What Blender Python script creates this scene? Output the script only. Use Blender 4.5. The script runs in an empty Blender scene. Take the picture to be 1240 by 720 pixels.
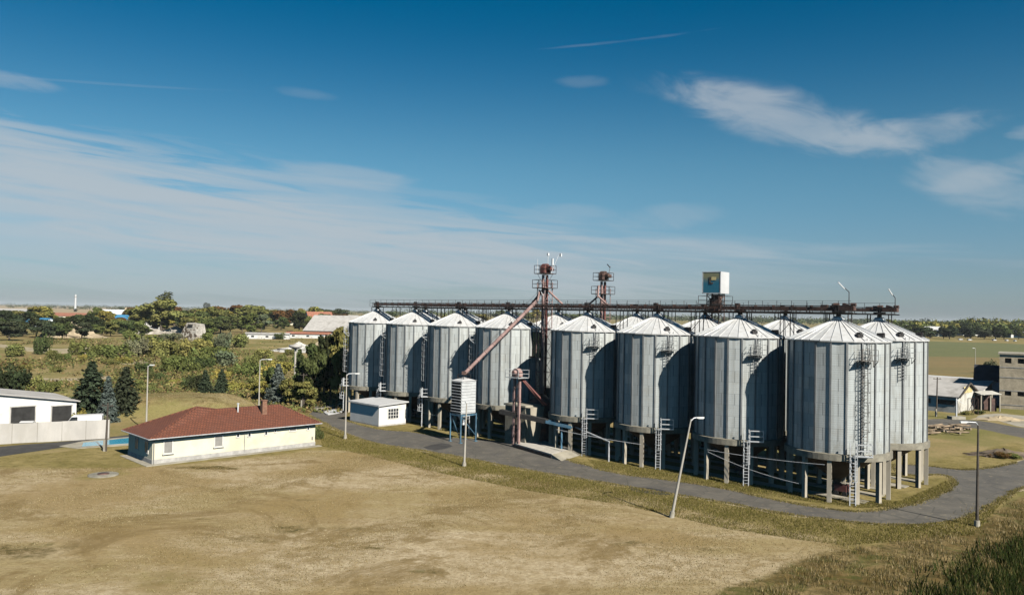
import bpy, math, random
import numpy as np
from mathutils import Vector, Matrix
R = math.radians
rng = np.random.default_rng(7)
random.seed(7)
SC = bpy.context.scene
COL = SC.collection

# ------------------------------------------------------------------ camera
F, PITCH, ROLL, CAMH = 956.26, .02, .019, 17.0
cam = bpy.data.cameras.new('camera')
cam.sensor_width = 36; cam.lens = F/1240*36
cam.clip_start = .5; cam.clip_end = 40000
camo = bpy.data.objects.new('camera', cam); COL.objects.link(camo)
_u = Vector((0, -math.sin(PITCH), math.cos(PITCH))); _f = Vector((0, math.cos(PITCH), math.sin(PITCH)))
_cx = math.cos(ROLL)*Vector((1, 0, 0)) + math.sin(ROLL)*_u
_cy = -math.sin(ROLL)*Vector((1, 0, 0)) + math.cos(ROLL)*_u
_m = Matrix((_cx, _cy, -_f)).transposed().to_4x4(); _m.translation = Vector((0, 0, CAMH))
camo.matrix_world = _m
SC.camera = camo

# ------------------------------------------------------------------ light
SUN_AZ, SUN_EL = R(306), R(37.5)
SV = Vector((math.cos(SUN_AZ)*math.cos(SUN_EL), math.sin(SUN_AZ)*math.cos(SUN_EL), math.sin(SUN_EL)))
sun = bpy.data.lights.new('sun', 'SUN'); sun.energy = 5.0; sun.angle = R(.5); sun.color = (1, .93, .82)
suno = bpy.data.objects.new('sun', sun); COL.objects.link(suno)
suno.rotation_euler = SV.to_track_quat('Z', 'Y').to_euler()
SC.view_settings.view_transform = 'Standard'; SC.view_settings.look = 'None'
SC.cycles.diffuse_bounces = 0; SC.cycles.volume_bounces = 0
SC.view_settings.gamma = 1; SC.view_settings.exposure = 0.75
try: SC.view_settings.use_curve_mapping = False
except Exception: pass

class NT:
    def __init__(s, tree): s.t = tree; s.n = tree.nodes; s.l = tree.links
    def node(s, ty, **kw):
        n = s.n.new(ty)
        for k, v in kw.items(): setattr(n, k, v)
        return n
    def inp(s, sock, v):
        if hasattr(v, 'is_output') or isinstance(v, bpy.types.NodeSocket): s.l.new(v, sock)
        else:
            if isinstance(v, (tuple, list)) and len(v) == 3 and sock.type == 'RGBA': v = (*v, 1)
            sock.default_value = v
    def math(s, op, a, b=0, c=0, clamp=False):
        n = s.node('ShaderNodeMath', operation=op, use_clamp=clamp)
        s.inp(n.inputs[0], a); s.inp(n.inputs[1], b); s.inp(n.inputs[2], c); return n.outputs[0]
    def mix(s, f, a, b, bt='MIX'):
        n = s.node('ShaderNodeMix', data_type='RGBA', blend_type=bt)
        s.inp(n.inputs[0], f); s.inp(n.inputs[6], a); s.inp(n.inputs[7], b); return n.outputs[2]
    def noise(s, vec, scale, detail=4, rough=.55, dist=0):
        n = s.node('ShaderNodeTexNoise'); n.inputs['Scale'].default_value = scale
        n.inputs['Detail'].default_value = detail; n.inputs['Roughness'].default_value = rough
        n.inputs['Distortion'].default_value = dist
        if vec is not None: s.l.new(vec, n.inputs['Vector'])
        return n.outputs[0]
    def ramp(s, v, a, b, lo=0., hi=1.):
        n = s.node('ShaderNodeMapRange', interpolation_type='SMOOTHSTEP'); n.clamp = True
        s.inp(n.inputs[0], v); s.inp(n.inputs[1], a); s.inp(n.inputs[2], b); s.inp(n.inputs[3], lo); s.inp(n.inputs[4], hi)
        return n.outputs[0]
    def scalevec(s, vec, sc):
        n = s.node('ShaderNodeMapping'); s.l.new(vec, n.inputs[0]); n.inputs['Scale'].default_value = sc; return n.outputs[0]
    def comb(s, x, y, z):
        n = s.node('ShaderNodeCombineXYZ'); s.inp(n.inputs[0], x); s.inp(n.inputs[1], y); s.inp(n.inputs[2], z); return n.outputs[0]

def pix_dir(px, py):
    X, Y = px-620, 360-py
    x = X*math.cos(ROLL)-Y*math.sin(ROLL); v = X*math.sin(ROLL)+Y*math.cos(ROLL)
    return Vector((1, 0, 0))*x + _u*v + _f*F
def at(px, py, z=0.):
    d = pix_dir(px, py); t = (z-CAMH)/d.z
    return Vector((d.x*t, d.y*t, z))
def azel(px, py):
    d = pix_dir(px, py).normalized()
    return math.degrees(math.atan2(d.x, d.y)), math.degrees(math.asin(d.z))

world = bpy.data.worlds.new('World'); SC.world = world; world.use_nodes = True
W = NT(world.node_tree); W.n.clear()
sky = W.node('ShaderNodeTexSky', sky_type='NISHITA'); sky.sun_disc = False
sky.sun_elevation = SUN_EL; sky.sun_rotation = math.atan2(SV.x, SV.y)
sky.altitude = 100; sky.air_density = 1.0; sky.dust_density = 0.35; sky.ozone_density = 2.0
tc = W.node('ShaderNodeTexCoord'); sep = W.node('ShaderNodeSeparateXYZ'); W.l.new(tc.outputs['Generated'], sep.inputs[0])
AZ = W.math('MULTIPLY', W.math('ARCTAN2', sep.outputs[0], sep.outputs[1]), 57.2958)
EL = W.math('MULTIPLY', W.math('ARCSINE', sep.outputs[2]), 57.2958)
hsv = W.node('ShaderNodeHueSaturation'); W.l.new(sky.outputs[0], hsv.inputs['Color'])
hsv.inputs['Hue'].default_value = .482; hsv.inputs['Saturation'].default_value = 1.2; hsv.inputs['Value'].default_value = 1.0
gam = W.node('ShaderNodeGamma'); W.l.new(hsv.outputs[0], gam.inputs[0]); gam.inputs[1].default_value = 1.0
skyc = gam.outputs[0]
tint = W.mix(W.ramp(EL, -2, 12), (.46, .60, .86), (.64, .83, .90))
tint = W.mix(W.ramp(EL, 8, 22), tint, (-.14, .53, .76))
tint = W.mix(W.ramp(EL, 24, 60), tint, (.02, .14, .20))
skyc = W.mix(1.0, skyc, tint, 'MULTIPLY')
# cloud streaks: elliptical patches placed by direction, broken up by wind-drawn noise
def streaknoise(ang, sc, stretch, seed):
    th = R(ang); c, s_ = math.cos(th), math.sin(th)
    u = W.math('ADD', W.math('MULTIPLY', AZ, c), W.math('MULTIPLY', EL, s_)); v = W.math('SUBTRACT', W.math('MULTIPLY', EL, c), W.math('MULTIPLY', AZ, s_))
    return W.noise(W.comb(W.math('DIVIDE', u, stretch), v, seed), sc, 6, .6, .8)
NG = {'a': streaknoise(-14, .6, 3.2, 3.3), 'b': streaknoise(-4.5, 1.25, 14, 11.7), 'c': streaknoise(-2, .9, 6, 21.1)}
NLOW = streaknoise(-8, .16, 2.6, 33.)
def cloud(x, y, lx, ly, ang, strength, sc=1., thr=(.38, .72), stretch=5, seed=0):
    a0, e0 = azel(x, y); px = 57.2958/F
    th = R(ang); c, s_ = math.cos(th), math.sin(th)
    du = W.math('SUBTRACT', AZ, a0); dv = W.math('SUBTRACT', EL, e0)
    uu = W.math('ADD', W.math('MULTIPLY', du, c/(lx*px)), W.math('MULTIPLY', dv, s_/(lx*px)))
    vv = W.math('SUBTRACT', W.math('MULTIPLY', dv, c/(ly*px)), W.math('MULTIPLY', du, s_/(ly*px)))
    r2 = W.math('ADD', W.math('MULTIPLY', uu, uu), W.math('MULTIPLY', vv, vv))
    nz = NG['b' if stretch >= 7 else ('a' if stretch <= 4 and ly > 14 else 'c')]
    d = W.math('ADD', W.math('MULTIPLY', W.math('SUBTRACT', 1.0, r2), .34), nz)
    d = W.math('ADD', d, W.math('MULTIPLY', W.math('SUBTRACT', NLOW, .42), .45 if stretch >= 7 else .9))
    if stretch >= 7: d = W.math('ADD', d, W.math('MULTIPLY', W.math('SUBTRACT', NG['b'], .5), .8))
    d = W.math('MULTIPLY', W.ramp(d, thr[0]+.2, thr[1]+.36), W.ramp(r2, 1.9, .6))
    return W.math('MULTIPLY', d, strength)
CL = [cloud(40, 248, 620, 80, -4, .32, 1., (.14, .30), 10, 30), cloud(100, 270, 600, 70, -4, .16, 1., (-.3, .4), 10, 36), cloud(120, 222, 330, 9, -6, .45, 1., (.0, .5), 10, 32), cloud(-20, 250, 260, 10, -4, .45, 1., (.0, .5), 10, 33), cloud(420, 285, 300, 7, -4, .4, 1., (.0, .5), 10, 34), cloud(30, 178, 150, 8, -8, .4, 1., (.0, .5), 10, 35), cloud(560, 300, 420, 40, -3, .3, 1., (-.2, .5), 10, 31), cloud(955, 143, 150, 29, -16, .62, 1.0, (.12, .55), 3, 1), cloud(1080, 165, 100, 22, 6, .5, 1.0, (.2, .6), 4, 2), cloud(892, 124, 66, 20, -12, .35, 1.0, (.1, .5), 3, 1),
      cloud(1195, 226, 85, 30, -18, .45, 1.0, (.22, .6), 4, 3), cloud(1235, 200, 80, 15, 14, .45, 1.0, (.2, .6), 4, 4),
      cloud(1250, 160, 28, 10, 0, .4, 1, (.4, .7), 3, 5),
      cloud(703, 99, 36, 8, 0, .16, 1.2, (.35, .7), 3, 6), cloud(370, 113, 36, 7, -3, .15, 1.2, (.35, .7), 3, 7),
      cloud(8, 96, 48, 9, -3, .36, 1.2, (.3, .65), 3, 8),
      cloud(60, 205, 440, 42, -8, .62, .9, (.18, .62), 9, 9), cloud(180, 262, 620, 36, -7, .6, 1.1, (.2, .62), 10, 10), cloud(80, 200, 300, 9, -5, .35, 1.6, (.3, .7), 9, 21), cloud(330, 262, 440, 9, -6, .5, 1.6, (.1, .5), 10, 22), cloud(60, 282, 240, 8, -3, .4, 1.6, (.1, .5), 10, 25), cloud(330, 212, 110, 5, -2, .3, 1.8, (.3, .7), 8, 23), cloud(200, 240, 330, 26, -6, .3, 2.2, (.42, .66), 9, 24),
      cloud(420, 214, 90, 13, -5, .42, 1., (.32, .66), 5, 11), cloud(270, 300, 150, 12, -4, .6, 1., (.15, .5), 9, 12),
      cloud(500, 314, 170, 9, -4, .5, 1., (.15, .5), 9, 13), cloud(690, 255, 60, 10, -3, .25, 1., (.35, .7), 4, 14),
      cloud(800, 262, 75, 16, 3, .25, 1., (.34, .7), 4, 15), cloud(560, 285, 420, 22, -4, .42, .9, (.3, .75), 8, 16),
      cloud(1080, 310, 300, 16, -3, .22, .9, (.32, .75), 8, 17), cloud(60, 290, 150, 24, -3, .35, .9, (.3, .7), 6, 18),
      cloud(150, 103, 130, 1.5, 4, .10, 2., (.2, .6), 6, 19), cloud(770, 48, 130, 2.2, 4.5, .16, 2.2, (.44, .75), 1.5, 20)]
dens = CL[0]
for c_ in CL[1:]:
    dens = W.math('SUBTRACT', 1, W.math('MULTIPLY', W.math('SUBTRACT', 1, dens, clamp=True), W.math('SUBTRACT', 1, c_, clamp=True)))
hz = W.ramp(EL, -1., 9., .25, 0.)
skym = W.mix(hz, skyc, (3.8, 4.7, 5.8))
skym = W.mix(W.math('MULTIPLY', dens, .85), skym, (5.6, 6.2, 6.7))
bg = W.node('ShaderNodeBackground'); bg.inputs[1].default_value = .05
W.l.new(skym, bg.inputs[0]); wo = W.node('ShaderNodeOutputWorld'); W.l.new(bg.outputs[0], wo.inputs[0])

# ------------------------------------------------------------------ materials
def mat(name):
    m = bpy.data.materials.new(name); m.use_nodes = True
    t = NT(m.node_tree); b = t.n['Principled BSDF']; return m, t, b
def simple(name, c, rough=.7, metal=0., var=.25, scale=1.5, dirt=None, dirt_amt=.5, bump=0., coord='Object', stretch=(1, 1, 1)):
    m, t, b = mat(name)
    tcn = t.node('ShaderNodeTexCoord'); v = t.scalevec(tcn.outputs[coord], stretch)
    n1 = t.noise(v, scale, 6, .62)
    dark = tuple(x*(1-var) for x in c); light = tuple(min(1, x*(1+var)) for x in c)
    col = t.mix(t.ramp(n1, .3, .7), dark, light)
    if dirt:
        n2 = t.noise(v, scale*.45, 7, .7, .5)
        col = t.mix(t.ramp(n2, .48, .68, 0, dirt_amt), col, dirt)
    t.l.new(col, b.inputs['Base Color']); b.inputs['Roughness'].default_value = rough; b.inputs['Metallic'].default_value = metal
    if bump:
        bn = t.node('ShaderNodeBump'); bn.inputs['Distance'].default_value = bump
        t.l.new(t.noise(v, scale*6, 5), bn.inputs['Height']); t.l.new(bn.outputs[0], b.inputs['Normal'])
    return m
M = {}
M['concrete'] = simple('concrete', (.20, .188, .15), .9, var=.3, scale=.9, dirt=(.14, .12, .09), dirt_amt=.6, bump=.02)
M['leg'] = simple('leg_concrete', (.33, .30, .24), .9, var=.2, scale=.7, dirt=(.2, .17, .12), dirt_amt=.5, stretch=(1, 1, .3))
M['pad'] = simple('pad_concrete', (.29, .27, .22), .95, var=.25, scale=.5, dirt=(.2, .17, .1), dirt_amt=.6)
M['steel_dark'] = simple('dark_steel', (.04, .04, .042), .6, .4, .4, 2, dirt=(.12, .05, .03), dirt_amt=.7)
M['rust'] = simple('rusty_steel', (.10, .06, .05), .75, .2, .45, 1.6, dirt=(.05, .04, .04), dirt_amt=.7)
M['pink'] = simple('faded_red_paint', (.30, .20, .185), .6, 0, .25, 1.2, dirt=(.2, .1, .09), dirt_amt=.5)
M['redpaint'] = simple('red_paint', (.14, .05, .045), .6, 0, .3, 1.2, dirt=(.12, .05, .04), dirt_amt=.6)
M['galv'] = simple('galvanised_steel', (.5, .52, .54), .45, .35, .2, 2)
M['pale'] = simple('pale_painted_steel', (.62, .64, .66), .5, .2, .12, 1)
M['bluesteel'] = simple('blue_painted_steel', (.07, .16, .24), .5, .1, .3, 1.5, dirt=(.2, .2, .2), dirt_amt=.4)
M['hopper'] = simple('rusty_hopper', (.11, .085, .06), .8, .2, .35, .6, dirt=(.05, .035, .03), dirt_amt=.7)
M['ochre'] = simple('ochre_panel', (.5, .42, .2), .7, 0, .25, 1, dirt=(.2, .16, .08), dirt_amt=.6)
M['white'] = simple('white_render', (.62, .62, .59), .85, 0, .06, .5, dirt=(.42, .39, .33), dirt_amt=.45)
M['whiteroof'] = simple('white_roof_sheet', (.50, .51, .52), .6, .1, .08, .5, dirt=(.45, .45, .43), dirt_amt=.3)
M['cream'] = simple('cream_render', (.60, .575, .45), .9, 0, .07, .4, dirt=(.42, .39, .28), dirt_amt=.45)
M['creamlight'] = simple('pale_render', (.76, .73, .58), .9, 0, .05, .4)
M['plinth'] = simple('grey_plinth', (.36, .35, .33), .9, 0, .2, 1.5)
M['glass'] = simple('dark_glass', (.03, .035, .04), .12, 0, .3, 2)
M['shutter'] = simple('grey_shutter', (.22, .215, .2), .7, 0, .1, 2)
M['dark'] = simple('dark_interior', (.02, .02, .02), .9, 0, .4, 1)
M['lampmetal'] = simple('lamp_housing', (.72, .73, .72), .4, .2, .1, 2)
M['polec'] = simple('pole_concrete', (.34, .32, .28), .85, 0, .15, .5, dirt=(.3, .27, .22), dirt_amt=.5)
M['wooddark'] = simple('dark_wood', (.06, .05, .04), .85, 0, .4, 1.5)
M['asbest'] = simple('grey_fibre_sheet', (.36, .35, .335), .85, 0, .12, .6, dirt=(.2, .19, .17), dirt_amt=.65)
M['darkroof'] = simple('dark_bitumen_roof', (.03, .035, .045), .7, 0, .3, .6)
M['brick'] = simple('brick_red', (.19, .10, .065), .9, 0, .3, 3)
M['terracotta'] = simple('terracotta', (.26, .11, .07), .9, 0, .3, 1)
M['blueroof'] = simple('blue_sheet_roof', (.05, .2, .36), .5, 0, .2, .3)
M['bluewhite'] = simple('pale_blue_wall', (.66, .72, .76), .8, 0, .1, .4)
M['carwhite'] = simple('white_car_paint', (.75, .76, .77), .25, 0, .03, 1)
M['rubber'] = simple('rubber', (.02, .02, .02), .8, 0, .2, 3)
M['redlight'] = simple('red_plastic', (.4, .02, .02), .3, 0, .1, 3)
M['rubble'] = simple('rubble', (.36, .34, .30), .95, 0, .4, .6, dirt=(.25, .2, .14), dirt_amt=.6, bump=.2)
M['sand'] = simple('sand', (.33, .27, .18), .95, 0, .2, .3)
M['slabpale'] = simple('pale_slab', (.42, .40, .36), .9, 0, .12, .6, dirt=(.25, .23, .19), dirt_amt=.6)
M['stained'] = simple('stained_wall', (.5, .49, .44), .95, 0, .15, .6, dirt=(.22, .19, .15), dirt_amt=.7)
M['whitestone'] = simple('white_gravel', (.46, .45, .42), .95, 0, .25, .6, bump=.1)
M['log'] = simple('log_bark', (.2, .15, .1), .9, 0, .5, 1.5, dirt=(.45, .4, .3), dirt_amt=.7)
M['metalbin'] = simple('weathered_bin', (.5, .53, .55), .5, .2, .12, 1, dirt=(.4, .4, .38), dirt_amt=.4)
M['bark'] = simple('bark', (.10, .08, .06), .95, 0, .35, 2)

def silo_wall_mat():
    m, t, b = mat('corrugated_silo_sheet')
    uv = t.node('ShaderNodeUVMap').outputs[0]; sx = t.node('ShaderNodeSeparateXYZ'); t.l.new(uv, sx.inputs[0]); U, V = sx.outputs[0], sx.outputs[1]
    oi = t.node('ShaderNodeObjectInfo'); seed = t.math('MULTIPLY', oi.outputs['Random'], 60)
    PW, RH = 2*math.pi*4.63/21, 1.16
    row = t.math('FLOOR', t.math('DIVIDE', V, RH)); par = t.math('MULTIPLY', t.math('MODULO', row, 2), .5)
    su = t.math('ADD', t.math('DIVIDE', U, PW), par); col = t.math('FLOOR', su); fu = t.math('SUBTRACT', su, col); fv = t.math('SUBTRACT', t.math('DIVIDE', V, RH), row)
    edge = lambda f, w: t.ramp(t.math('MINIMUM', f, t.math('SUBTRACT', 1, f)), 0, w, 1, 0)
    wn = t.node('ShaderNodeTexWhiteNoise', noise_dimensions='3D'); t.l.new(t.comb(col, row, seed), wn.inputs['Vector'])
    wc = t.node('ShaderNodeTexWhiteNoise', noise_dimensions='3D'); t.l.new(t.comb(t.math('FLOOR', t.math('DIVIDE', U, PW)), seed, 3.3), wc.inputs['Vector'])
    wk = t.node('ShaderNodeTexWhiteNoise', noise_dimensions='1D'); t.l.new(seed, wk.inputs['W'])
    c = t.mix(wc.outputs[0], (.425, .46, .465), (.465, .50, .50))
    c = t.mix(t.ramp(wn.outputs[0], .2, 1, 0, .45), c, (.33, .36, .365))
    c = t.mix(t.ramp(wn.outputs[0], .0, .15, .35, 0), c, (.52, .55, .54))
    mp = t.node('ShaderNodeMapping'); t.l.new(uv, mp.inputs[0]); t.l.new(t.comb(seed, seed, 0), mp.inputs['Location']); sv = mp.outputs[0]
    c = t.mix(t.ramp(t.noise(t.scalevec(sv, (2.2, .10, 1)), 1.2, 7, .65, .3), .42, .68, 0, .6), c, (.22, .225, .21))
    c = t.mix(t.ramp(t.noise(t.scalevec(sv, (.5, .9, 1)), .8, 6, .65, .6), .5, .72, 0, .45), c, (.34, .335, .30))
    c = t.mix(t.ramp(t.noise(t.scalevec(sv, (3.5, .25, 1)), 1.6, 6, .7), .60, .74, 0, .5), c, (.30, .235, .16))
    c = t.mix(t.math('MULTIPLY', t.ramp(V, 0, 1.6, 1, 0), t.ramp(t.noise(t.scalevec(sv, (1.4, .5, 1)), 1.4, 6, .7), .4, .65, 0, .6)), c, (.2, .19, .15))
    c = t.mix(t.math('MULTIPLY', edge(fu, .035), .85), c, (.06, .065, .07))
    c = t.mix(t.math('MULTIPLY', edge(fv, .035), .35), c, (.12, .13, .135))
    t.l.new(c, b.inputs['Base Color']); t.l.new(t.ramp(wn.outputs[0], 0, 1, .45, .65), b.inputs['Roughness']); b.inputs['Metallic'].default_value = .15
    w1 = t.math('SINE', t.math('MULTIPLY', V, 2*math.pi/.21)); dn = t.noise(t.scalevec(sv, (1, .6, 1)), .7, 3)
    h = t.math('ADD', t.math('MULTIPLY', w1, .55), t.math('MULTIPLY', dn, 1.6))
    bn = t.node('ShaderNodeBump'); bn.inputs['Distance'].default_value = .006; bn.inputs['Strength'].default_value = .6
    t.l.new(h, bn.inputs['Height']); t.l.new(bn.outputs[0], b.inputs['Normal'])
    return m
M['silowall'] = silo_wall_mat()
M['stiff'] = simple('stiffener_steel', (.17, .18, .185), .6, .2, .2, 1)
def silo_roof_mat():
    m, t, b = mat('silo_roof_sheet')
    o = t.node('ShaderNodeTexCoord').outputs['Object']
    sp = t.node('ShaderNodeSeparateXYZ'); t.l.new(o, sp.inputs[0])
    a = t.math('MULTIPLY', t.math('ARCTAN2', sp.outputs[1], sp.outputs[0]), 30/(2*math.pi))
    fl = t.math('FLOOR', a)
    wn = t.node('ShaderNodeTexWhiteNoise', noise_dimensions='1D'); t.l.new(fl, wn.inputs['W'])
    c = t.mix(wn.outputs[0], (.60, .62, .63), (.70, .71, .72))
    c = t.mix(t.ramp(t.noise(o, .8, 7, .7, .4), .42, .72, 0, .6), c, (.40, .39, .36))
    t.l.new(c, b.inputs['Base Color']); b.inputs['Roughness'].default_value = .42; b.inputs['Metallic'].default_value = .25
    return m
M['siloroof'] = silo_roof_mat()
M['ladder'] = simple('ladder_steel', (.09, .09, .085), .6, .2, .3, 2, dirt=(.2, .12, .07), dirt_amt=.5)
def tile_mat():
    m, t, b = mat('red_roof_tiles')
    uv = t.node('ShaderNodeTexCoord').outputs['Object']
    br = t.node('ShaderNodeTexBrick'); t.l.new(uv, br.inputs['Vector'])
    br.inputs['Scale'].default_value = 1; br.inputs['Brick Width'].default_value = .33; br.inputs['Row Height'].default_value = .3
    br.inputs['Mortar Size'].default_value = .03; br.inputs['Color1'].default_value = (.12, .042, .022, 1); br.inputs['Color2'].default_value = (.165, .057, .03, 1)
    br.inputs['Mortar'].default_value = (.06, .018, .012, 1)
    c = t.mix(t.ramp(t.noise(uv, .5, 6, .6), .4, .7, 0, .5), br.outputs[0], (.115, .045, .03))
    t.l.new(c, b.inputs['Base Color']); b.inputs['Roughness'].default_value = .8
    bn = t.node('ShaderNodeBump'); bn.inputs['Distance'].default_value = .03; t.l.new(br.outputs['Fac'], bn.inputs['Height']); bn.invert = True
    t.l.new(bn.outputs[0], b.inputs['Normal'])
    return m
M['tiles'] = tile_mat()
def water_mat():
    m, t, b = mat('pool_water')
    o = t.node('ShaderNodeTexCoord').outputs['Object']
    t.l.new(t.mix(t.noise(o, 1.5), (.03, .24, .38), (.06, .34, .5)), b.inputs['Base Color']); b.inputs['Roughness'].default_value = .12
    bn = t.node('ShaderNodeBump'); bn.inputs['Distance'].default_value = .02; t.l.new(t.noise(o, 5), bn.inputs['Height']); t.l.new(bn.outputs[0], b.inputs['Normal'])
    return m
M['water'] = water_mat()
def poster_mat():
    m, t, b = mat('advert_poster')
    o = t.node('ShaderNodeTexCoord').outputs['Object']
    sp = t.node('ShaderNodeSeparateXYZ'); t.l.new(o, sp.inputs[0])
    n = t.noise(o, 1.1, 5, .6, .5)
    z = t.math('ADD', sp.outputs[2], t.math('MULTIPLY', n, .9))
    c = t.mix(t.ramp(z, 1.7, 2.7), (.02, .13, .20), (.20, .20, .12))
    c = t.mix(t.ramp(t.math('ADD', sp.outputs[2], n), 3.0, 3.3), c, (.06, .17, .21))
    t.l.new(c, b.inputs['Base Color']); b.inputs['Roughness'].default_value = .5
    return m
M['poster'] = poster_mat()
def leaf_mat():
    m, t, b = mat('foliage'); t.n.remove(b)
    oi = t.node('ShaderNodeObjectInfo'); at_ = t.node('ShaderNodeAttribute', attribute_name='tone')
    c = t.mix(1, oi.outputs['Color'], at_.outputs['Color'], 'MULTIPLY')
    o = t.node('ShaderNodeTexCoord').outputs['Object']
    d = t.node('ShaderNodeBsdfDiffuse'); t.l.new(c, d.inputs[0]); tr = t.node('ShaderNodeBsdfTranslucent')
    t.l.new(t.mix(1, c, (1.1, 1.15, .5), 'MULTIPLY'), tr.inputs[0])
    mx = t.node('ShaderNodeMixShader'); mx.inputs[0].default_value = .22
    t.l.new(d.outputs[0], mx.inputs[1]); t.l.new(tr.outputs[0], mx.inputs[2]); t.l.new(mx.outputs[0], t.n['Material Output'].inputs[0])
    return m
M['leaf'] = leaf_mat()
def asphalt_mat():
    m, t, b = mat('worn_asphalt')
    o = t.node('ShaderNodeTexCoord').outputs['Object']
    c = t.mix(t.ramp(t.noise(o, .35, 7, .65), .35, .7), (.075, .070, .061), (.115, .106, .09))
    c = t.mix(t.ramp(t.noise(o, .12, 5, .6, 1), .5, .62, 0, .55), c, (.065, .062, .06))
    c = t.mix(t.ramp(t.noise(o, 1.3, 8, .75, 1.), .54, .70, 0, .65), c, (.26, .22, .15))
    vo = t.node('ShaderNodeTexVoronoi', feature='DISTANCE_TO_EDGE'); vo.inputs['Scale'].default_value = .35
    t.l.new(o, vo.inputs['Vector'])
    c = t.mix(t.ramp(vo.outputs[0], .0, .03, .6, 0), c, (.04, .04, .035))
    t.l.new(c, b.inputs['Base Color']); b.inputs['Roughness'].default_value = .9
    return m
M['asphalt'] = asphalt_mat()
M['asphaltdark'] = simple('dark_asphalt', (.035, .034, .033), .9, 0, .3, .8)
M['path'] = simple('pale_path', (.30, .25, .16), .95, 0, .2, .3, dirt=(.22, .2, .1), dirt_amt=.6)

def ground_mat():
    m, t, b = mat('ground_cover')
    o = t.node('ShaderNodeTexCoord').outputs['Object']
    za = t.node('ShaderNodeAttribute', attribute_name='zone'); zs = t.node('ShaderNodeSeparateColor'); t.l.new(za.outputs['Color'], zs.inputs[0])
    nb = t.noise(o, .22, 8, .65, .3)          # edge breaking
    nf = t.noise(o, 3.2, 8, .75)              # tussock grain
    nm = t.noise(o, .045, 6, .6, .6)
    nq = t.noise(o, .35, 8, .8, .6)
    nl = t.noise(o, .012, 5, .6, .6)
    nx = t.noise(t.scalevec(o, (.25, 1, 1)), .1, 7, .65, .4)
    nmf = t.noise(o, .9, 9, .78)
    # wild scrubland
    wild = t.mix(t.ramp(nm, .38, .6), (.165, .155, .055), (.31, .24, .12))
    wild = t.mix(t.ramp(nl, .45, .6, 0, .6), wild, (.22, .145, .07))
    wild = t.mix(t.ramp(nb, .35, .7, .0, .6), wild, (.17, .16, .055))
    wild = t.mix(t.ramp(nf, .4, .7, 0, .5), wild, (.08, .075, .028))
    # dry mown field
    dry = t.mix(t.ramp(nb, .3, .72), (.39, .32, .205), (.465, .39, .27))
    dry = t.mix(t.ramp(nx, .42, .60, 0, .85), dry, (.28, .225, .105))
    dry = t.mix(t.ramp(nm, .48, .60, 0, .8), dry, (.255, .185, .08))
    dry = t.mix(t.ramp(t.noise(o, .10, 8, .75, .8), .50, .60, 0, .85), dry, (.16, .112, .045))
    dry = t.mix(t.ramp(nmf, .44, .60, 0, .5), dry, (.22, .165, .08))
    dry = t.mix(t.ramp(t.noise(o, .9, 7, .7, .5), .5, .62, 0, .35), dry, (.27, .2, .1))
    dry = t.mix(t.ramp(nf, .44, .60, 0, .5), dry, (.2, .15, .075))
    dry = t.mix(t.ramp(nq, .54, .66, 0, .6), dry, (.17, .12, .05))
    # green verge
    grn = t.mix(t.ramp(nb, .35, .65), (.165, .14, .045), (.26, .21, .09))
    grn = t.mix(t.ramp(nmf, .42, .66, 0, .8), grn, (.075, .065, .018))
    grn = t.mix(t.ramp(nf, .4, .7, 0, .5), grn, (.28, .22, .10))
    # rough tussocks
    rgh = t.mix(t.ramp(nb, .35, .62), (.11, .075, .025), (.24, .18, .085))
    rgh = t.mix(t.ramp(nmf, .4, .62, 0, .85), rgh, (.055, .048, .016))
    rgh = t.mix(t.ramp(t.noise(o, .3, 6, .65, 1.), .52, .62, 0, .6), rgh, (.07, .08, .02))
    def edge(sock, w=.30):
        return t.ramp(t.math('ADD', sock, t.math('MULTIPLY', t.math('SUBTRACT', t.math('ADD', t.math('MULTIPLY', nb, .6), t.math('MULTIPLY', nmf, .4)), .5), 1.5)), .5-w/2, .5+w/2)
    c = t.mix(edge(zs.outputs[1]), wild, grn)
    c = t.mix(edge(zs.outputs[0], .5), c, dry)
    c = t.mix(edge(zs.outputs[2]), c, rgh)
    t.l.new(c, b.inputs['Base Color']); b.inputs['Roughness'].default_value = 1.0
    try: b.inputs['Specular IOR Level'].default_value = .1
    except Exception: pass
    bn = t.node('ShaderNodeBump'); bn.inputs['Distance'].default_value = .12; bn.inputs['Strength'].default_value = .7
    t.l.new(t.math('ADD', nf, nmf), bn.inputs['Height']); t.l.new(bn.outputs[0], b.inputs['Normal'])
    return m
M['ground'] = ground_mat()
def field_mat(name, c1, c2, c3, sc):
    m, t, b = mat(name)
    o = t.node('ShaderNodeTexCoord').outputs['Object']
    n = t.noise(t.scalevec(o, (.3, 1, 1)), sc, 8, .65, .4)
    c = t.mix(t.ramp(n, .35, .65), c1, c2); c = t.mix(t.ramp(t.noise(o, sc*4, 7, .7), .45, .7, 0, .6), c, c3)
    t.l.new(c, b.inputs['Base Color']); b.inputs['Roughness'].default_value = 1
    return m
M['fieldgreen'] = field_mat('green_crop', (.085, .10, .028), (.12, .118, .035), (.045, .055, .018), .09)
M['fieldgold'] = field_mat('golden_grass', (.18, .125, .042), (.135, .11, .035), (.09, .07, .022), .1)
M['fieldtan'] = field_mat('stubble', (.34, .26, .15), (.27, .2, .11), (.2, .17, .08), .01)

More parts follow.
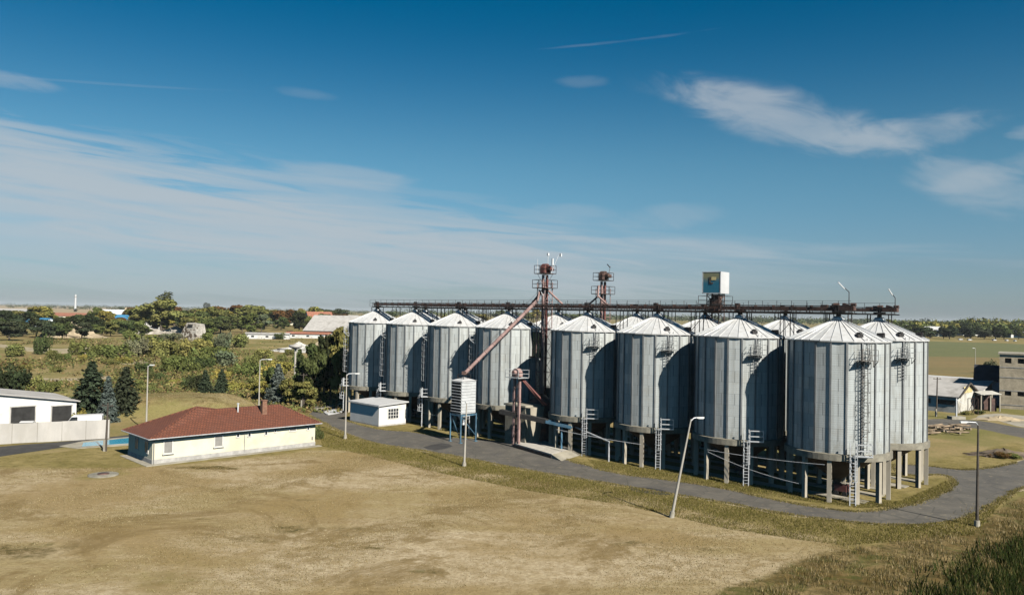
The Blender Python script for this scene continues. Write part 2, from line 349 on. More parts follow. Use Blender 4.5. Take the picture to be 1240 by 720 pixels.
# ------------------------------------------------------------------ mesh helpers
class MB:
    def __init__(s): s.v = []; s.f = []; s.smooth = []
    def add(s, vs, fs, sm=False):
        o = len(s.v); s.v += [tuple(v) for v in vs]; s.f += [tuple(i+o for i in f) for f in fs]; s.smooth += [sm]*len(fs)
    def box(s, c, d, mx=None):
        hx, hy, hz = d[0]/2, d[1]/2, d[2]/2
        vs = [Vector((x*hx, y*hy, z*hz)) for z in (-1, 1) for x, y in ((-1, -1), (1, -1), (1, 1), (-1, 1))]
        if mx is not None: vs = [mx @ v for v in vs]
        c = Vector(c); vs = [v+c for v in vs]
        s.add(vs, [(3, 2, 1, 0), (4, 5, 6, 7), (0, 1, 5, 4), (1, 2, 6, 5), (2, 3, 7, 6), (3, 0, 4, 7)]); return s
    def frame(s, a, b):
        a, b = Vector(a), Vector(b); d = (b-a); L = d.length; z = d/L
        x = z.cross(Vector((0, 0, 1))) if abs(z.z) < .95 else z.cross(Vector((0, 1, 0))); x.normalize(); y = z.cross(x)
        return a, b, x, y
    def bar(s, a, b, w, h=None):
        h = h or w; a, b, x, y = s.frame(a, b); vs = []
        for p in (a, b):
            for i, j in ((-1, -1), (1, -1), (1, 1), (-1, 1)): vs.append(p+x*i*w/2+y*j*h/2)
        s.add(vs, [(3, 2, 1, 0), (4, 5, 6, 7), (0, 1, 5, 4), (1, 2, 6, 5), (2, 3, 7, 6), (3, 0, 4, 7)]); return s
    def tube(s, a, b, r, r2=None, n=10, sm=True):
        r2 = r if r2 is None else r2; a, b, x, y = s.frame(a, b); vs = []
        for p, q in ((a, r), (b, r2)):
            for k in range(n): t = 2*math.pi*k/n; vs.append(p+x*math.cos(t)*q+y*math.sin(t)*q)
        s.add(vs, [(k, (k+1) % n, n+(k+1) % n, n+k) for k in range(n)], sm)
        s.add(vs[:n], [tuple(reversed(range(n)))]); s.add(vs[n:], [tuple(range(n))]); return s
    def lathe(s, prof, n=48, sm=True, a0=0.):
        vs = []
        for r, z in prof:
            for k in range(n): t = a0+2*math.pi*k/n; vs.append((r*math.cos(t), r*math.sin(t), z))
        fs = [(i*n+k, i*n+(k+1) % n, (i+1)*n+(k+1) % n, (i+1)*n+k) for i in range(len(prof)-1) for k in range(n)]
        s.add(vs, fs, sm); return s
    def poly(s, pts): s.add(pts, [tuple(range(len(pts)))]); return s
    def prism(s, pts, z0, z1):
        n = len(pts); vs = [(p[0], p[1], z0) for p in pts]+[(p[0], p[1], z1) for p in pts]
        s.add(vs, [tuple(reversed(range(n))), tuple(range(n, 2*n))]+[(k, (k+1) % n, n+(k+1) % n, n+k) for k in range(n)]); return s
    def build(s, name, m, parent=None, loc=(0, 0, 0), rz=0.):
        me = bpy.data.meshes.new(name); me.from_pydata(s.v, [], s.f); me.polygons.foreach_set('use_smooth', s.smooth)
        me.materials.append(M[m] if isinstance(m, str) else m); me.update()
        o = bpy.data.objects.new(name, me); COL.objects.link(o); o.parent = parent; o.location = loc; o.rotation_euler.z = rz
        return o
def tag(o, label=None, cat=None, group=None, kind=None):
    if label: o['label'] = label
    if cat: o['category'] = cat
    if group: o['group'] = group
    if kind: o['kind'] = kind
    return o
def thing(name, label, cat, loc=(0, 0, 0), rz=0., group=None):
    o = bpy.data.objects.new(name, None); COL.objects.link(o); o.location = loc; o.rotation_euler.z = rz; o.empty_display_size = .5
    return tag(o, label, cat, group)
def copy_tree(o, parent=None):
    c = o.copy(); COL.objects.link(c); c.parent = parent
    for ch in o.children: copy_tree(ch, c)
    return c
ANG = .797
ROW = Vector((math.cos(ANG), -math.sin(ANG), 0))    # along the silo rows, towards the camera's right
DD = Vector((math.sin(ANG), math.cos(ANG), 0))      # across the rows, away from the camera
RZ = math.atan2(ROW.y, ROW.x)                       # local x = ROW, local y = DD

# ------------------------------------------------------------------ ground
def inside(px, py, poly):
    c = np.zeros(px.shape, bool); n = len(poly)
    for i in range(n):
        x1, y1 = poly[i]; x2, y2 = poly[(i+1) % n]
        if y1 == y2: continue
        m = ((y1 > py) != (y2 > py)) & (px < (x2-x1)*(py-y1)/(y2-y1)+x1); c ^= m
    return c
def blur(a, n=2):
    for _ in range(n):
        b = a.copy(); b[1:-1, 1:-1] = (a[1:-1, 1:-1]*2+a[:-2, 1:-1]+a[2:, 1:-1]+a[1:-1, :-2]+a[1:-1, 2:])/6; a = b
    return a
def axis(lo, hi, step, far):
    a = list(np.arange(lo, hi+.1, step)); d = step
    while a[-1] < far: d *= 1.25; a.append(a[-1]+d)
    d = step
    while a[0] > -far: d *= 1.25; a.insert(0, a[0]-d)
    return np.array(a)
gx, gy = axis(-110, 110, 1., 14000), axis(10, 190, 1., 14000)
GX, GY = np.meshgrid(gx, gy)
def mound(x, y):
    p = at(228, 497)
    u = (x-(-53))/13.; v = (y-128.)/9.
    r = (np.abs(u)**3+np.abs(v)**3)**(1/3.)
    return 2.9/(1+np.exp((r-.82)*9))*(1+.03*np.sin(x*.9))
Z = mound(GX, GY)
# shallow lumps in the rough corner, never under a building
def lump(x, y):
    w = 1/(1+np.exp(-(x-38)*.6))*1/(1+np.exp((y-62)*.8))
    return w*(.35+.3*np.sin(x*.9+1)*np.cos(y*.8))
Z = Z+lump(GX, GY)
def gp(*pts): return [(at(*p).x, at(*p).y) for p in pts]
fieldpoly = [(-75, 20), (-75, 70)]+gp((0, 566), (90, 566), (170, 566), (250, 560), (385, 545), (420, 545), (520, 561), (640, 579), (760, 597), (820, 612), (900, 633), (1000, 650), (1040, 668), (960, 690), (880, 719))+[(9, 38), (6, 20)]
greenpoly = [(-90, 20), (-90, 92)]+gp((0, 551), (60, 549), (160, 533), (400, 494), (390, 478), (520, 500), (700, 532), (900, 566), (1120, 560), (1240, 532), (1240, 570), (1190, 655), (1100, 662), (960, 690), (880, 719))+[(9, 38), (6, 20)]
roughpoly = gp((1000, 668), (1080, 655), (1170, 640), (1200, 620), (1240, 600))+[(75, 60), (75, 15), (8, 15)]+gp((860, 719),)
zR = blur(inside(GX, GY, fieldpoly).astype(float), 3)
moundmask = np.clip(mound(GX, GY)/2.0, 0, 1)
zR = np.maximum(zR, moundmask*.60)
zG = blur(inside(GX, GY, greenpoly).astype(float), 3); zB = blur(inside(GX, GY, roughpoly).astype(float), 3)
# worn dry part of the field fades to greener ground at the far left
zR *= np.clip(.60+(GX+66)/60., .55, 1)*np.clip(.80+(GY-44)/60., .80, 1)*np.where(GY < 190, 1, 0)
zR *= 1-.30*np.exp(-((GX+22)/9)**2-((GY-52)/7)**2)
mh = at(125, 575); zR *= 1-.9*np.exp(-(((GX-mh.x)/3.0)**2+((GY-mh.y)/3.0)**2))
for (px_, py_, ru, rv, am) in ((255, 566, 4.5, 1.3, .62), (250, 628, 2.5, 1.2, .35), (300, 652, 4, 2, .38), (345, 640, 3, 2, .38), (420, 640, 5, 1.5, .35), (365, 605, 3, 1, .35), (455, 662, 2.2, 1.2, .4), (520, 690, 2.5, 1, .42),
        (20, 668, 5, 3, .42), (765, 658, 2.6, 1.2, .42), (655, 660, 2, .8, .35), (860, 664, 1.6, .8, .35), (590, 690, 2, 1, .35), (700, 610, 2, .6, .3), (330, 700, 4, 1.2, .35), (150, 640, 4, 1.2, .3)):
    q_ = at(px_, py_); zB = np.maximum(zB, 1.45*am*np.exp(-((GX-q_.x)/ru)**2-((GY-q_.y)/rv)**2))
zB = np.maximum(zB, moundmask*.50)
nx_, ny_ = len(gx), len(gy)
me = bpy.data.meshes.new('ground')
vv = np.stack([GX, GY, Z], -1).reshape(-1, 3)
idx = np.arange(nx_*ny_).reshape(ny_, nx_)
ff = np.stack([idx[:-1, :-1], idx[:-1, 1:], idx[1:, 1:], idx[1:, :-1]], -1).reshape(-1, 4)
me.from_pydata(vv.tolist(), [], ff.tolist()); me.polygons.foreach_set('use_smooth', [True]*len(ff))
ca = me.color_attributes.new('zone', 'FLOAT_COLOR', 'POINT')
ca.data.foreach_set('color', np.stack([zR, zG, zB, np.ones_like(zR)], -1).astype(np.float32).ravel())
me.materials.append(M['ground']); me.update()
g = bpy.data.objects.new('ground', me); COL.objects.link(g); tag(g, kind='structure')

def catmull(pts, n=8):
    P = [pts[0]]+list(pts)+[pts[-1]]; out = []
    for i in range(1, len(P)-2):
        p0, p1, p2, p3 = [Vector((q[0], q[1])) for q in P[i-1:i+3]]
        for k in range(n):
            t = k/n; out.append(.5*((2*p1)+(-p0+p2)*t+(2*p0-5*p1+4*p2-p3)*t*t+(-p0+3*p1-3*p2+p3)*t**3))
    out.append(Vector(P[-2][:2])); return out
def sheet(name, pix, m, z=.004, n=8, jag=.12, thick=None):
    c = catmull([tuple(at(*p))[:2] for p in pix]+[tuple(at(*pix[0]))[:2]], n)[:-1]
    c = [p+Vector((random.uniform(-jag, jag), random.uniform(-jag, jag))) for p in c]
    o = MB()
    if thick: o.prism(c, z-.02, z+thick)
    else: o.poly([(p.x, p.y, z) for p in c])
    b = o.build(name, m); tag(b, kind='structure'); return b
def ground_sheet(name, pts, m, z):
    b = MB().poly([(p[0], p[1], z) for p in pts]).build(name, m); return tag(b, kind='structure')
# service road running past the silos and turning round their near end
road = [(360, 494), (400, 489.5), (425, 496), (420, 508), (458, 519), (495, 522), (535, 528), (600, 533), (645, 543), (690, 557), (722, 566), (750, 573), (810, 581), (870, 590), (940, 605), (1000, 615), (1050, 618.5), (1100, 611),
        (1132, 600), (1153, 588), (1151, 578), (1135, 574), (1110, 576), (1085, 570), (1085, 562), (1124, 564), (1165, 568), (1205, 565), (1245, 556), (1290, 550), (1330, 585),
        (1245, 589), (1215, 604), (1183, 621), (1150, 631), (1100, 635.5), (1050, 633), (1000, 628), (940, 620), (872, 607), (810, 597), (730, 584), (640, 569), (562, 554), (500, 543.5), (449, 535), (410, 521), (388, 510)]
sheet('service_road', road, 'asphalt', .004, 7, .22)
sheet('side_road', [(1105, 512), (1130, 507), (1185, 509), (1240, 518), (1330, 528), (1330, 545), (1240, 530), (1180, 518), (1130, 516), (1105, 519)], 'asphalt', .005, 5, .12)
sheet('entrance_path', [(1212, 500), (1240, 503), (1330, 510), (1330, 526), (1240, 517), (1205, 508), (1180, 507), (1190, 502)], 'pad', .007, 5, .2)
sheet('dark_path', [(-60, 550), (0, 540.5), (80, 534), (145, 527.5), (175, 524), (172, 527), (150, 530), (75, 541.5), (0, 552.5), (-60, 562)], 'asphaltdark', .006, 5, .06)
sheet('kerb', [(366, 496.6), (385, 494.5), (405, 490.5), (421, 485), (421, 486.3), (404, 492.2), (385, 496.2), (366, 498.3)], 'pad', .02, 4, 0, .1)
sheet('traffic_island', [(392, 499), (400, 496.3), (414, 495), (417, 497.5), (410, 500), (397, 502)], 'whiteroof', .02, 4, 0, .1)
sheet('track', [(-20, 411), (0, 416), (60, 422), (110, 420), (150, 421), (150, 429), (110, 434), (100, 428), (50, 427), (0, 420), (-20, 418)], 'path', .006, 4, .5)
sheet('lower_track', [(-40, 455), (10, 455), (60, 458), (110, 457), (135, 455), (130, 459), (70, 462), (20, 460), (-40, 460)], 'path', .007, 4, .5)
sheet('dirt_lane', [(150, 436), (200, 431), (232, 427), (230, 432), (200, 438), (150, 441)], 'path', .006, 4, .5)
sheet('dark_road_patch', [(512, 541), (535, 536), (548, 540), (526, 545)], 'asphaltdark', .010, 2, .02)  # dark patches laid flat on the road
sheet('dark_road_patch', [(760, 588), (800, 592), (812, 599), (770, 595)], 'asphaltdark', .010, 3, .08)
# dusty shoulder just outside the asphalt
def shoulder(pix, n, d_, z):
    c = catmull([tuple(at(*p))[:2] for p in pix]+[tuple(at(*pix[0]))[:2]], n)[:-1]; ar = sum(c[i-1].x*c[i].y-c[i].x*c[i-1].y for i in range(len(c))); sg = 1 if ar > 0 else -1
    out = []
    for i in range(len(c)):
        t_ = (c[(i+1) % len(c)]-c[i-1]); 
        if t_.length < 1e-6: t_ = Vector((1, 0))
        t_.normalize(); nn = Vector((t_.y, -t_.x))*sg; out.append(c[i]+nn*(d_+random.uniform(-.3, .35)))
    tag(MB().poly([(p.x, p.y, z) for p in out]).build('road_shoulder', 'path'), kind='structure')
shoulder(road, 9, .22, .002)
# fields on the right and beyond the town
ground_sheet('stubble_field', [(-760, 1000), (-330, 1000), (-1900, 8000), (-6500, 8000)], 'fieldtan', .05)
ground_sheet('green_field', gp((1060, 411), (1360, 420), (1360, 434), (1060, 431)), 'fieldgreen', .01)
ground_sheet('golden_field', gp((1060, 431.05), (1360, 434.05), (1360, 462), (1060, 450)), 'fieldgold', .011)
# concrete pads under the hoppers; pale strip for sunlit ground between the two rows
# ------------------------------------------------------------------ silos
def silo_pos(k, row):
    s = (8-k)*10.704+(3.795 if k <= 4 else 0); o = Vector((32.22, 77.83, 0))
    return o-ROW*s+DD*(10.324*row)
RS, ZR_, ZE, ZP = 4.63, 4.53, 15.0, 17.05
for r_, off in ((0, 0.), (1, 0.)):
    a = silo_pos(8, r_)+ROW*3.6; b = silo_pos(1, r_)-ROW*3.6
    for s_, w_ in ((-1.9, .7), (1.9, .7)) :
        p = [a+DD*(s_-w_), a+DD*(s_+w_), b+DD*(s_+w_), b+DD*(s_-w_)]
        tag(MB().prism([(q.x, q.y) for q in p], -.02, .07).build('hopper_pad', 'pad'), kind='structure')
a = silo_pos(8, 0)+DD*5.16+ROW*2; b = silo_pos(1, 0)+DD*5.16-ROW*2
tag(MB().prism([(q.x, q.y) for q in (a-DD*.5, a+DD*.5, b+DD*.5, b-DD*.5)], -.02, .05).build('painted_sunlit_strip', 'pad'), kind='structure')  # pale strip put in for the sunlit ground behind the silos

def polar(r, az, z=0.): return Vector((r*math.cos(az), r*math.sin(az), z))
def ring_rail(mb, r, a0, a1, z, w=.05, n=12):
    for k in range(n): mb.bar(polar(r, a0+(a1-a0)*k/n, z), polar(r, a0+(a1-a0)*(k+1)/n, z), w)
def make_silo():
    t = thing('grain_silo', 'x', 'grain silo', (0, 0, 0))
    # body with UVs in metres
    n = 21; me = bpy.data.meshes.new('silo_body'); vs, fs, uv = [], [], []; ph = R(239.6)
    for k in range(n): vs += [tuple(polar(RS, ph+2*math.pi*k/n, ZR_)), tuple(polar(RS, ph+2*math.pi*k/n, ZE))]
    for k in range(n):
        j = (k+1) % n; fs.append((2*k, 2*j, 2*j+1, 2*k+1)); u0, u1 = RS*2*math.pi*k/n, RS*2*math.pi*(k+1)/n
        uv += [(u0, 0), (u1, 0), (u1, ZE-ZR_), (u0, ZE-ZR_)]
    me.from_pydata(vs, [], fs); ul = me.uv_layers.new(name='UVMap')
    ul.data.foreach_set('uv', np.array(uv, np.float32).ravel()); me.polygons.foreach_set('use_smooth', [False]*n)
    me.materials.append(M['silowall']); body = bpy.data.objects.new('silo_body', me); COL.objects.link(body); body.parent = t
    st = MB()
    for k in range(21):
        az = 2*math.pi*k/21+R(239.6); mx = Matrix.Rotation(az, 3, 'Z')
        st.box(polar(RS+.045, az, (ZR_+ZE)/2), (.10, .16, ZE-ZR_-.02), mx)
    st.build('stiffener', 'stiff', body)
    rf = MB().lathe([(RS+.16, ZE-.10), (RS+.18, ZE+.02), (.55, ZP-.12), (.55, ZP-.1)], 30, False).build('roof', 'siloroof', t)
    rb = MB()
    for k in range(30):
        az = 2*math.pi*k/30; rb.bar(polar(RS+.17, az, ZE+.05), polar(.55, az, ZP-.09), .05, .07)
    rb.build('roof_rib', 'siloroof', rf)
    MB().lathe([(0, ZP+.28), (.42, ZP+.25), (.58, ZP+.06), (.58, ZP-.16), (0, ZP-.16)], 20).build('roof_cap', 'galv', rf)
    for az_, rr in ((275, 3.9), (316, 4.0)):
        q = (RS+.18-rr)/(RS+.18-.55)*(ZP-.12-ZE)+ZE
        MB().box((0, 0, .12), (.6, .5, .3)).tube((-.35, 0, .3), (.35, 0, .34), .12).build('hatch', 'steel_dark', rf, polar(rr, R(az_), q), R(az_))
    MB().lathe([(RS-.4, ZR_+.02), (RS+.02, ZR_+.02), (RS+.30, ZR_-.03), (RS+.30, 3.92), (RS-.45, 3.92), (RS-.45, ZR_)], 60, False).build('ring_beam', 'concrete', t)
    MB().lathe([(RS-.42, 4.1), (.55, 1.5), (.35, 1.1)], 30, False).build('hopper', 'hopper', t)
    MB().tube((0, 0, 1.12), (0, 0, .75), .3).box((0, 0, .68), (.7, .5, .25)).tube((.2, .2, .56), (.2, .2, .0), .07).build('outlet', 'steel_dark', t)
    for k in range(12):
        az = 2*math.pi*k/12+R(239.4); mx = Matrix.Rotation(az, 3, 'Z')
        MB().box((0, 0, 1.96), (.38, .38, 3.92), mx).build('leg', 'leg', t, polar(RS-.05, az, 0))
    return t
def ladder_parts(t, az, kind, tone='steel_dark'):
    """kind: 'side' = caged ladder over the full wall, 'top' = landing with a short ladder below the eave"""
    pl = MB(); r0, r1 = RS+.1, RS+.85
    z0 = ZE-1.75; hw = .8
    pl.box(polar((r0+r1)/2, 0, z0), (r1-r0, 2*hw, .05))
    for y in (-hw, hw):
        pl.bar((r0, y, z0-.6), (r1, y, z0-.03), .05); pl.bar((r0, y, z0-.6), (r0, y, z0), .05)
        for zz in (.5, 1.0): pl.bar((r0, y, z0+zz), (r1, y, z0+zz), .035)
    for y in (-hw, 0, hw): pl.bar((r1, y, z0), (r1, y, z0+1.0), .04)
    for zz in (.5, 1.0): pl.bar((r1, -hw, z0+zz), (r1, hw, z0+zz), .035)
    pl.bar((r0+.1, .2, z0), (r0-.1, .2, ZE+.3), .045); pl.bar((r0+.1, .6, z0), (r0-.1, .6, ZE+.3), .045)
    for k in range(6): pl.bar((r0+.05, .2, z0+.28*k+.2), (r0+.05, .6, z0+.28*k+.2), .03)
    a = pl.build('landing', tone, t, (0, 0, 0), az)
    zb = ZR_+.2 if kind == 'side' else ZE-4.
    ld = MB()
    for y in (-.25, .25): ld.bar((r0+.15, y-.1, zb), (r0+.15, y-.1, z0+1.1), .05)
    z = zb+.2
    while z < z0: ld.bar((r0+.15, -.35, z), (r0+.15, .15, z), .04); z += .32
    z = zb+2.
    while z < z0+.9:
        pts = [Vector((r0+.15+.62*math.sin(q), -.1+.40*math.cos(q), z)) for q in np.linspace(0, math.pi, 7)]
        for p, q in zip(pts[:-1], pts[1:]): ld.bar(p, q, .035)
        z += .9
    for q in (.6, 1.57, 2.5): ld.bar((r0+.15+.62*math.sin(q), -.1+.40*math.cos(q), zb+2), (r0+.15+.62*math.sin(q), -.1+.40*math.cos(q), z0+.6), .028)
    for zz in np.arange(zb+.5, z0, 2.2): ld.bar((RS, -.1, zz), (r0+.15, -.1, zz), .07)
    b = ld.build('ladder', tone, t, (0, 0, 0), az)
    return a, b
def lower_ladder(t, az, tone='galv'):
    l = MB(); r = RS+.75
    for y in (-.25, .25): l.bar((r, y, 0), (r, y, ZR_+1.2), .09)
    for k in range(15): l.bar((r, -.25, .3+.3*k), (r, .25, .3+.3*k), .045)
    for z in np.arange(2.3, ZR_+.1, .55):
        pts = [Vector((r-.62*math.sin(q), .36*math.cos(q)+.0, z)) for q in np.linspace(0, -math.pi, 6)]
        for p, q in zip(pts[:-1], pts[1:]): l.bar(p, q, .05)
    for q in (-.7, -1.57, -2.4): l.bar((r-.62*math.sin(q), .36*math.cos(q), 2.3), (r-.62*math.sin(q), .36*math.cos(q), ZR_+.1), .045)
    a = l.build('lower_ladder', tone, t, (0, 0, 0), az)
    g_ = MB(); g_.box((RS+.6, .9, ZR_-.02), (1.0, 1.5, .06))
    for zz in (.05, .55, 1.1): g_.bar((RS+1.1, .25, ZR_+zz), (RS+1.1, 1.6, ZR_+zz), .09); g_.bar((RS+.2, 1.6, ZR_+zz), (RS+1.1, 1.6, ZR_+zz), .06)
    for y in (.28, 1.6): g_.bar((RS+1.1, y, ZR_), (RS+1.1, y, ZR_+1.1), .07)
    b = g_.build('guard_rail', tone, t, (0, 0, 0), az)
    return a, b
proto = make_silo()
LD = ladder_parts(proto, R(274), 'top', 'stiff'); LL = lower_ladder(proto, R(262))
labels = {
 (8, 0): 'nearest front row silo with a dark caged ladder down its sunlit face',
 (7, 0): 'second silo from the near end of the front row, its right half in shadow',
 (6, 0): 'third silo from the near end of the front row, left of the leaning lamp',
 (5, 0): 'front row silo just right of the gap with the tall red elevator tower',
 (4, 0): 'front row silo left of the red elevator tower, crossed by the long slanting pink pipe',
 (3, 0): 'front row silo directly behind the louvred bin on blue legs',
 (2, 0): 'second silo from the far left end, rising behind the small white hut',
 (1, 0): 'farthest silo at the left end of the front row beside the dark conifers',
 (8, 1): 'back row silo at the near right end, sunlit, overlapped by the nearest silo',
 (7, 1): 'back row silo showing its roof between the two nearest front row roofs',
 (6, 1): 'back row silo whose roof shows below the white box sign',
 (5, 1): 'back row silo peeking up left of the box sign behind middle front roofs',
 (4, 1): 'back row silo showing its roof just right of the tall red elevator tower',
 (3, 1): 'back row silo hidden behind the roof crossed by the long pink pipe',
 (2, 1): 'back row silo peeking between the second and third roofs from the left',
 (1, 1): 'back row silo peeking between the two leftmost front roofs'}
first = True
for row in (0, 1):
    for k in range(8, 0, -1):
        t = proto if first else copy_tree(proto); first = False
        t.location = silo_pos(k, row); t['label'] = labels[(k, row)]; t['group'] = 'corrugated grain silos in two rows'
for o in list(COL.objects):
    pass
silos = {}
for o in COL.objects:
    if 'label' in o and o.get('category') == 'grain silo':
        for kk, vv_ in labels.items():
            if o['label'] == vv_: silos[kk] = o
def child(o, nm): return [c for c in o.children if c.name.split('.')[0] == nm]
for k in (1, 2, 3, 4):       # this group carries its ladder on the left flank
    for nm in ('landing', 'ladder', 'lower_ladder', 'guard_rail'):
        for c in child(silos[(k, 0)], nm): bpy.data.objects.remove(c)
    a, b = ladder_parts(silos[(k, 0)], R(196), 'side', 'galv') if k == 1 else (None, None)
    if k == 1: fa, fb = a, b; la, lb = lower_ladder(silos[(k, 0)], R(200)); ss = (fa, fb, la, lb)
    else:
        for src in ss:
            c = src.copy(); COL.objects.link(c); c.parent = silos[(k, 0)]; c.rotation_euler.z = src.rotation_euler.z-R(3)*(k-1)
for c in child(silos[(8, 0)], 'landing')+child(silos[(8, 0)], 'ladder'): bpy.data.objects.remove(c)
ladder_parts(silos[(8, 0)], R(277), 'side', 'ladder')
for k in range(1, 9):
    for c in child(silos[(k, 1)], 'lower_ladder')+child(silos[(k, 1)], 'guard_rail'): bpy.data.objects.remove(c)

# ------------------------------------------------------------------ overhead conveyors
def overhead(name, row, k0, k1, ext0, ext1, label):
    a = silo_pos(k0, row)-ROW*ext0; b = silo_pos(k1, row)+ROW*ext1; L = (b-a).length
    t = thing(name, label, 'conveyor', a, RZ, 'overhead conveyors along the silo rows')
    z0 = 17.62
    ca = MB(); ca.box((L/2, 0, z0+.46), (L, .48, .32))
    x = 1.
    while x < L: ca.box((x, 0, z0+.5), (.07, .54, .42)); x += 2.05
    ca.build('casing', 'rust', t)
    tr = MB()
    for y in (-.42, .42):
        tr.box((L/2, y, z0), (L, .07, .12))
        tr.box((L/2, y, z0+.74), (L, .06, .06))
    x = 0.
    while x < L-.1:
        tr.box((x+.05, 0, z0-.02), (.08, .9, .08))
        for y in (-.42, .42):
            tr.bar((x, y, z0), (x, y, z0+.74), .05)
        x += 1.5
    tr.build('truss', 'steel_dark', t)
    wk = MB(); wk.box((L/2, -.72, z0+.10), (L, .5, .04)); wk.build('walkway', 'steel_dark', t)
    rl = MB(); x = 0.
    while x <= L: rl.bar((x, -.95, z0+.1), (x, -.95, z0+1.2), .035); x += 1.6
    for zz in (.65, 1.2): rl.bar((0, -.95, z0+zz), (L, -.95, z0+zz), .03)
    rl.build('railing', 'steel_dark', t)
    for k in range(k0, k1+1):
        x = (silo_pos(k, row)-a).dot(ROW)
        MB().tube((x, 0, z0+.3), (x, 0, ZP+.2), .2, .26).box((x, 0, z0+.1), (1.0, .8, .3)).box((x-.5, .25, z0+.78), (.5, .35, .3)).build('outlet_spout', 'steel_dark', t)
        for dx in (-1.1, 1.1):
            sp = MB()
            for y in (-.42, .42): sp.bar((x+dx, y, z0), (x+dx, y, 16.1), .08)
            sp.bar((x+dx, -.42, 17.1), (x+dx, .42, 17.1), .06); sp.build('roof_support', 'steel_dark', t)
    for k in range(k0, k1):                          # trestles standing in the valleys between two roofs
        x = (silo_pos(k, row)-a).dot(ROW)+5.35
        if k == 4: continue
        sp = MB()
        for dx in (-.55, .55):
            for y in (-.4, .4): sp.bar((x+dx, y, z0), (x+dx, y, ZE-.3), .07)
        sp.bar((x-.55, -.4, ZE+.4), (x+.55, -.4, ZE+1.6), .05)
        for s_ in (-1, 1): sp.bar((x+s_*.55, -.4, ZE-.1), (x+s_*.9, -.4, ZE-.1), .1)
        sp.build('trestle', 'steel_dark', t)
    dr = MB(); dr.box((L-.8, 0, z0+.5), (1.5, .6, .45)).tube((L-2.0, -.2, z0+.8), (L-1.5, -.2, z0+.8), .2).tube((L-.5, .2, z0+.85), (L, .2, z0+.85), .16).bar((L-1.2, 0, z0+.9), (L-.6, 0, z0+.75), .25)
    dr.box((L-3.0, 0, z0+.72), (.6, .4, .22))
    dr.build('drive_unit', 'rust', t)
    return t
overhead('overhead_conveyor', 0, 1, 8, .9, 1.6, 'long rusty conveyor gantry running over the peaks of the front silo roofs')
overhead('overhead_conveyor', 1, 1, 8, .9, 1.9, 'rusty conveyor gantry over the back row roofs, its tip rightmost')

def floodlight(x, y, z, h, dx, lab):
    t = thing('floodlight_post', lab, 'light', (x, y, z), 0)
    MB().tube((0, 0, 0), (0, 0, h), .05, .04, 6).tube((0, 0, h), (dx*.5, 0, h+.4), .04, .04, 6).build('post', 'steel_dark', t)
    MB().bar((dx*.5, 0, h+.3), (dx*1.2, 0, h+.95), .14, .09).build('lamp_head', 'galv', t)
p = silo_pos(8, 0)+ROW*1.0; floodlight(p.x, p.y, 18.3, 1.4, -.9, 'hooked floodlight post above the drive unit of the nearest roof')
p = silo_pos(8, 1)+ROW*1.6; floodlight(p.x, p.y, 18.3, 1.1, -.6, 'small floodlight post at the right tip of the conveyors')
p = silo_pos(5, 0)-ROW*7.6; floodlight(p.x, p.y, 18.3, .8, -.5, 'small dark floodlight on the gantry just left of the tall red tower')

# ------------------------------------------------------------------ elevator towers
def tower(base, ztop, label, big=True):
    t = thing('elevator_tower', label, 'elevator tower', base, RZ, 'bucket elevator towers between the silos')
    for y in (-.38, .38):
        s = MB(); s.box((0, y, ztop/2-.3), (.27, .25, ztop-.6))
        for z in np.arange(2, ztop-1, 2.4): s.box((0, y, z), (.34, .32, .08))
        s.build('trunk', 'pink' if y < 0 else 'redpaint', t)
    fr = MB()
    for x, y in ((-.7, -.75), (.7, -.75), (.7, .75), (-.7, .75)): fr.bar((x, y, 0), (x, y, ztop-1.6), .08)
    for i, z in enumerate(np.arange(1.5, ztop-2, 1.9)):
        for (x, y), (u, v) in (((-.7, -.75), (.7, -.75)), ((.7, -.75), (.7, .75)), ((.7, .75), (-.7, .75)), ((-.7, .75), (-.7, -.75))):
            fr.bar((x, y, z), (u, v, z), .05)
            if big: fr.bar((x, y, z) if i % 2 else (u, v, z), (u, v, z+1.9) if i % 2 else (x, y, z+1.9), .04)
    fr.build('frame', 'pink', t)
    hd = MB()
    prof = [(-.62, 0), (.62, 0), (.62, .7)]+[(.62*math.cos(q), .7+.62*math.sin(q)) for q in np.linspace(.2, math.pi-.2, 8)]+[(-.62, .7)]
    n = len(prof); vs = [(-.35, a_, ztop-.4+b_) for a_, b_ in prof]+[(.35, a_, ztop-.4+b_) for a_, b_ in prof]
    hd.add(vs, [tuple(range(n)), tuple(reversed(range(n, 2*n)))]+[(k, n+k, n+(k+1) % n, (k+1) % n) for k in range(n)])
    hd.tube((.35, 0, ztop+.3), (1.0, 0, ztop+.3), .25).box((.6, .5, ztop+.2), (.6, .5, .5)).build('elevator_head', 'redpaint' if big else 'rust', t)
    for zz, hw in ((ztop-.45, 1.15), (ztop-2.4, 1.3)):
        p = MB(); p.box((0, 0, zz), (2*hw-.4, 2*hw, .08)); p.build('platform', 'steel_dark', t)
        q = MB(); hx = hw-.2
        for z2 in (.55, 1.1):
            for (x, y), (u, v) in (((-hx, -hw), (hx, -hw)), ((hx, -hw), (hx, hw)), ((hx, hw), (-hx, hw)), ((-hx, hw), (-hx, -hw))): q.bar((x, y, zz+z2), (u, v, zz+z2), .045)
        for x, y in ((-hx, -hw), (hx, -hw), (hx, hw), (-hx, hw), (0, -hw), (0, hw), (hx, 0), (-hx, 0)): q.bar((x, y, zz), (x, y, zz+1.1), .05)
        q.build('platform_railing', 'steel_dark', t)
    return t
T1 = Vector((4.45, 107.3, 0)); T2 = Vector((13.1, 113.6, 0))
t1 = tower(T1, 22.9, 'taller pink and red lattice elevator tower with aerials, left of the pair')
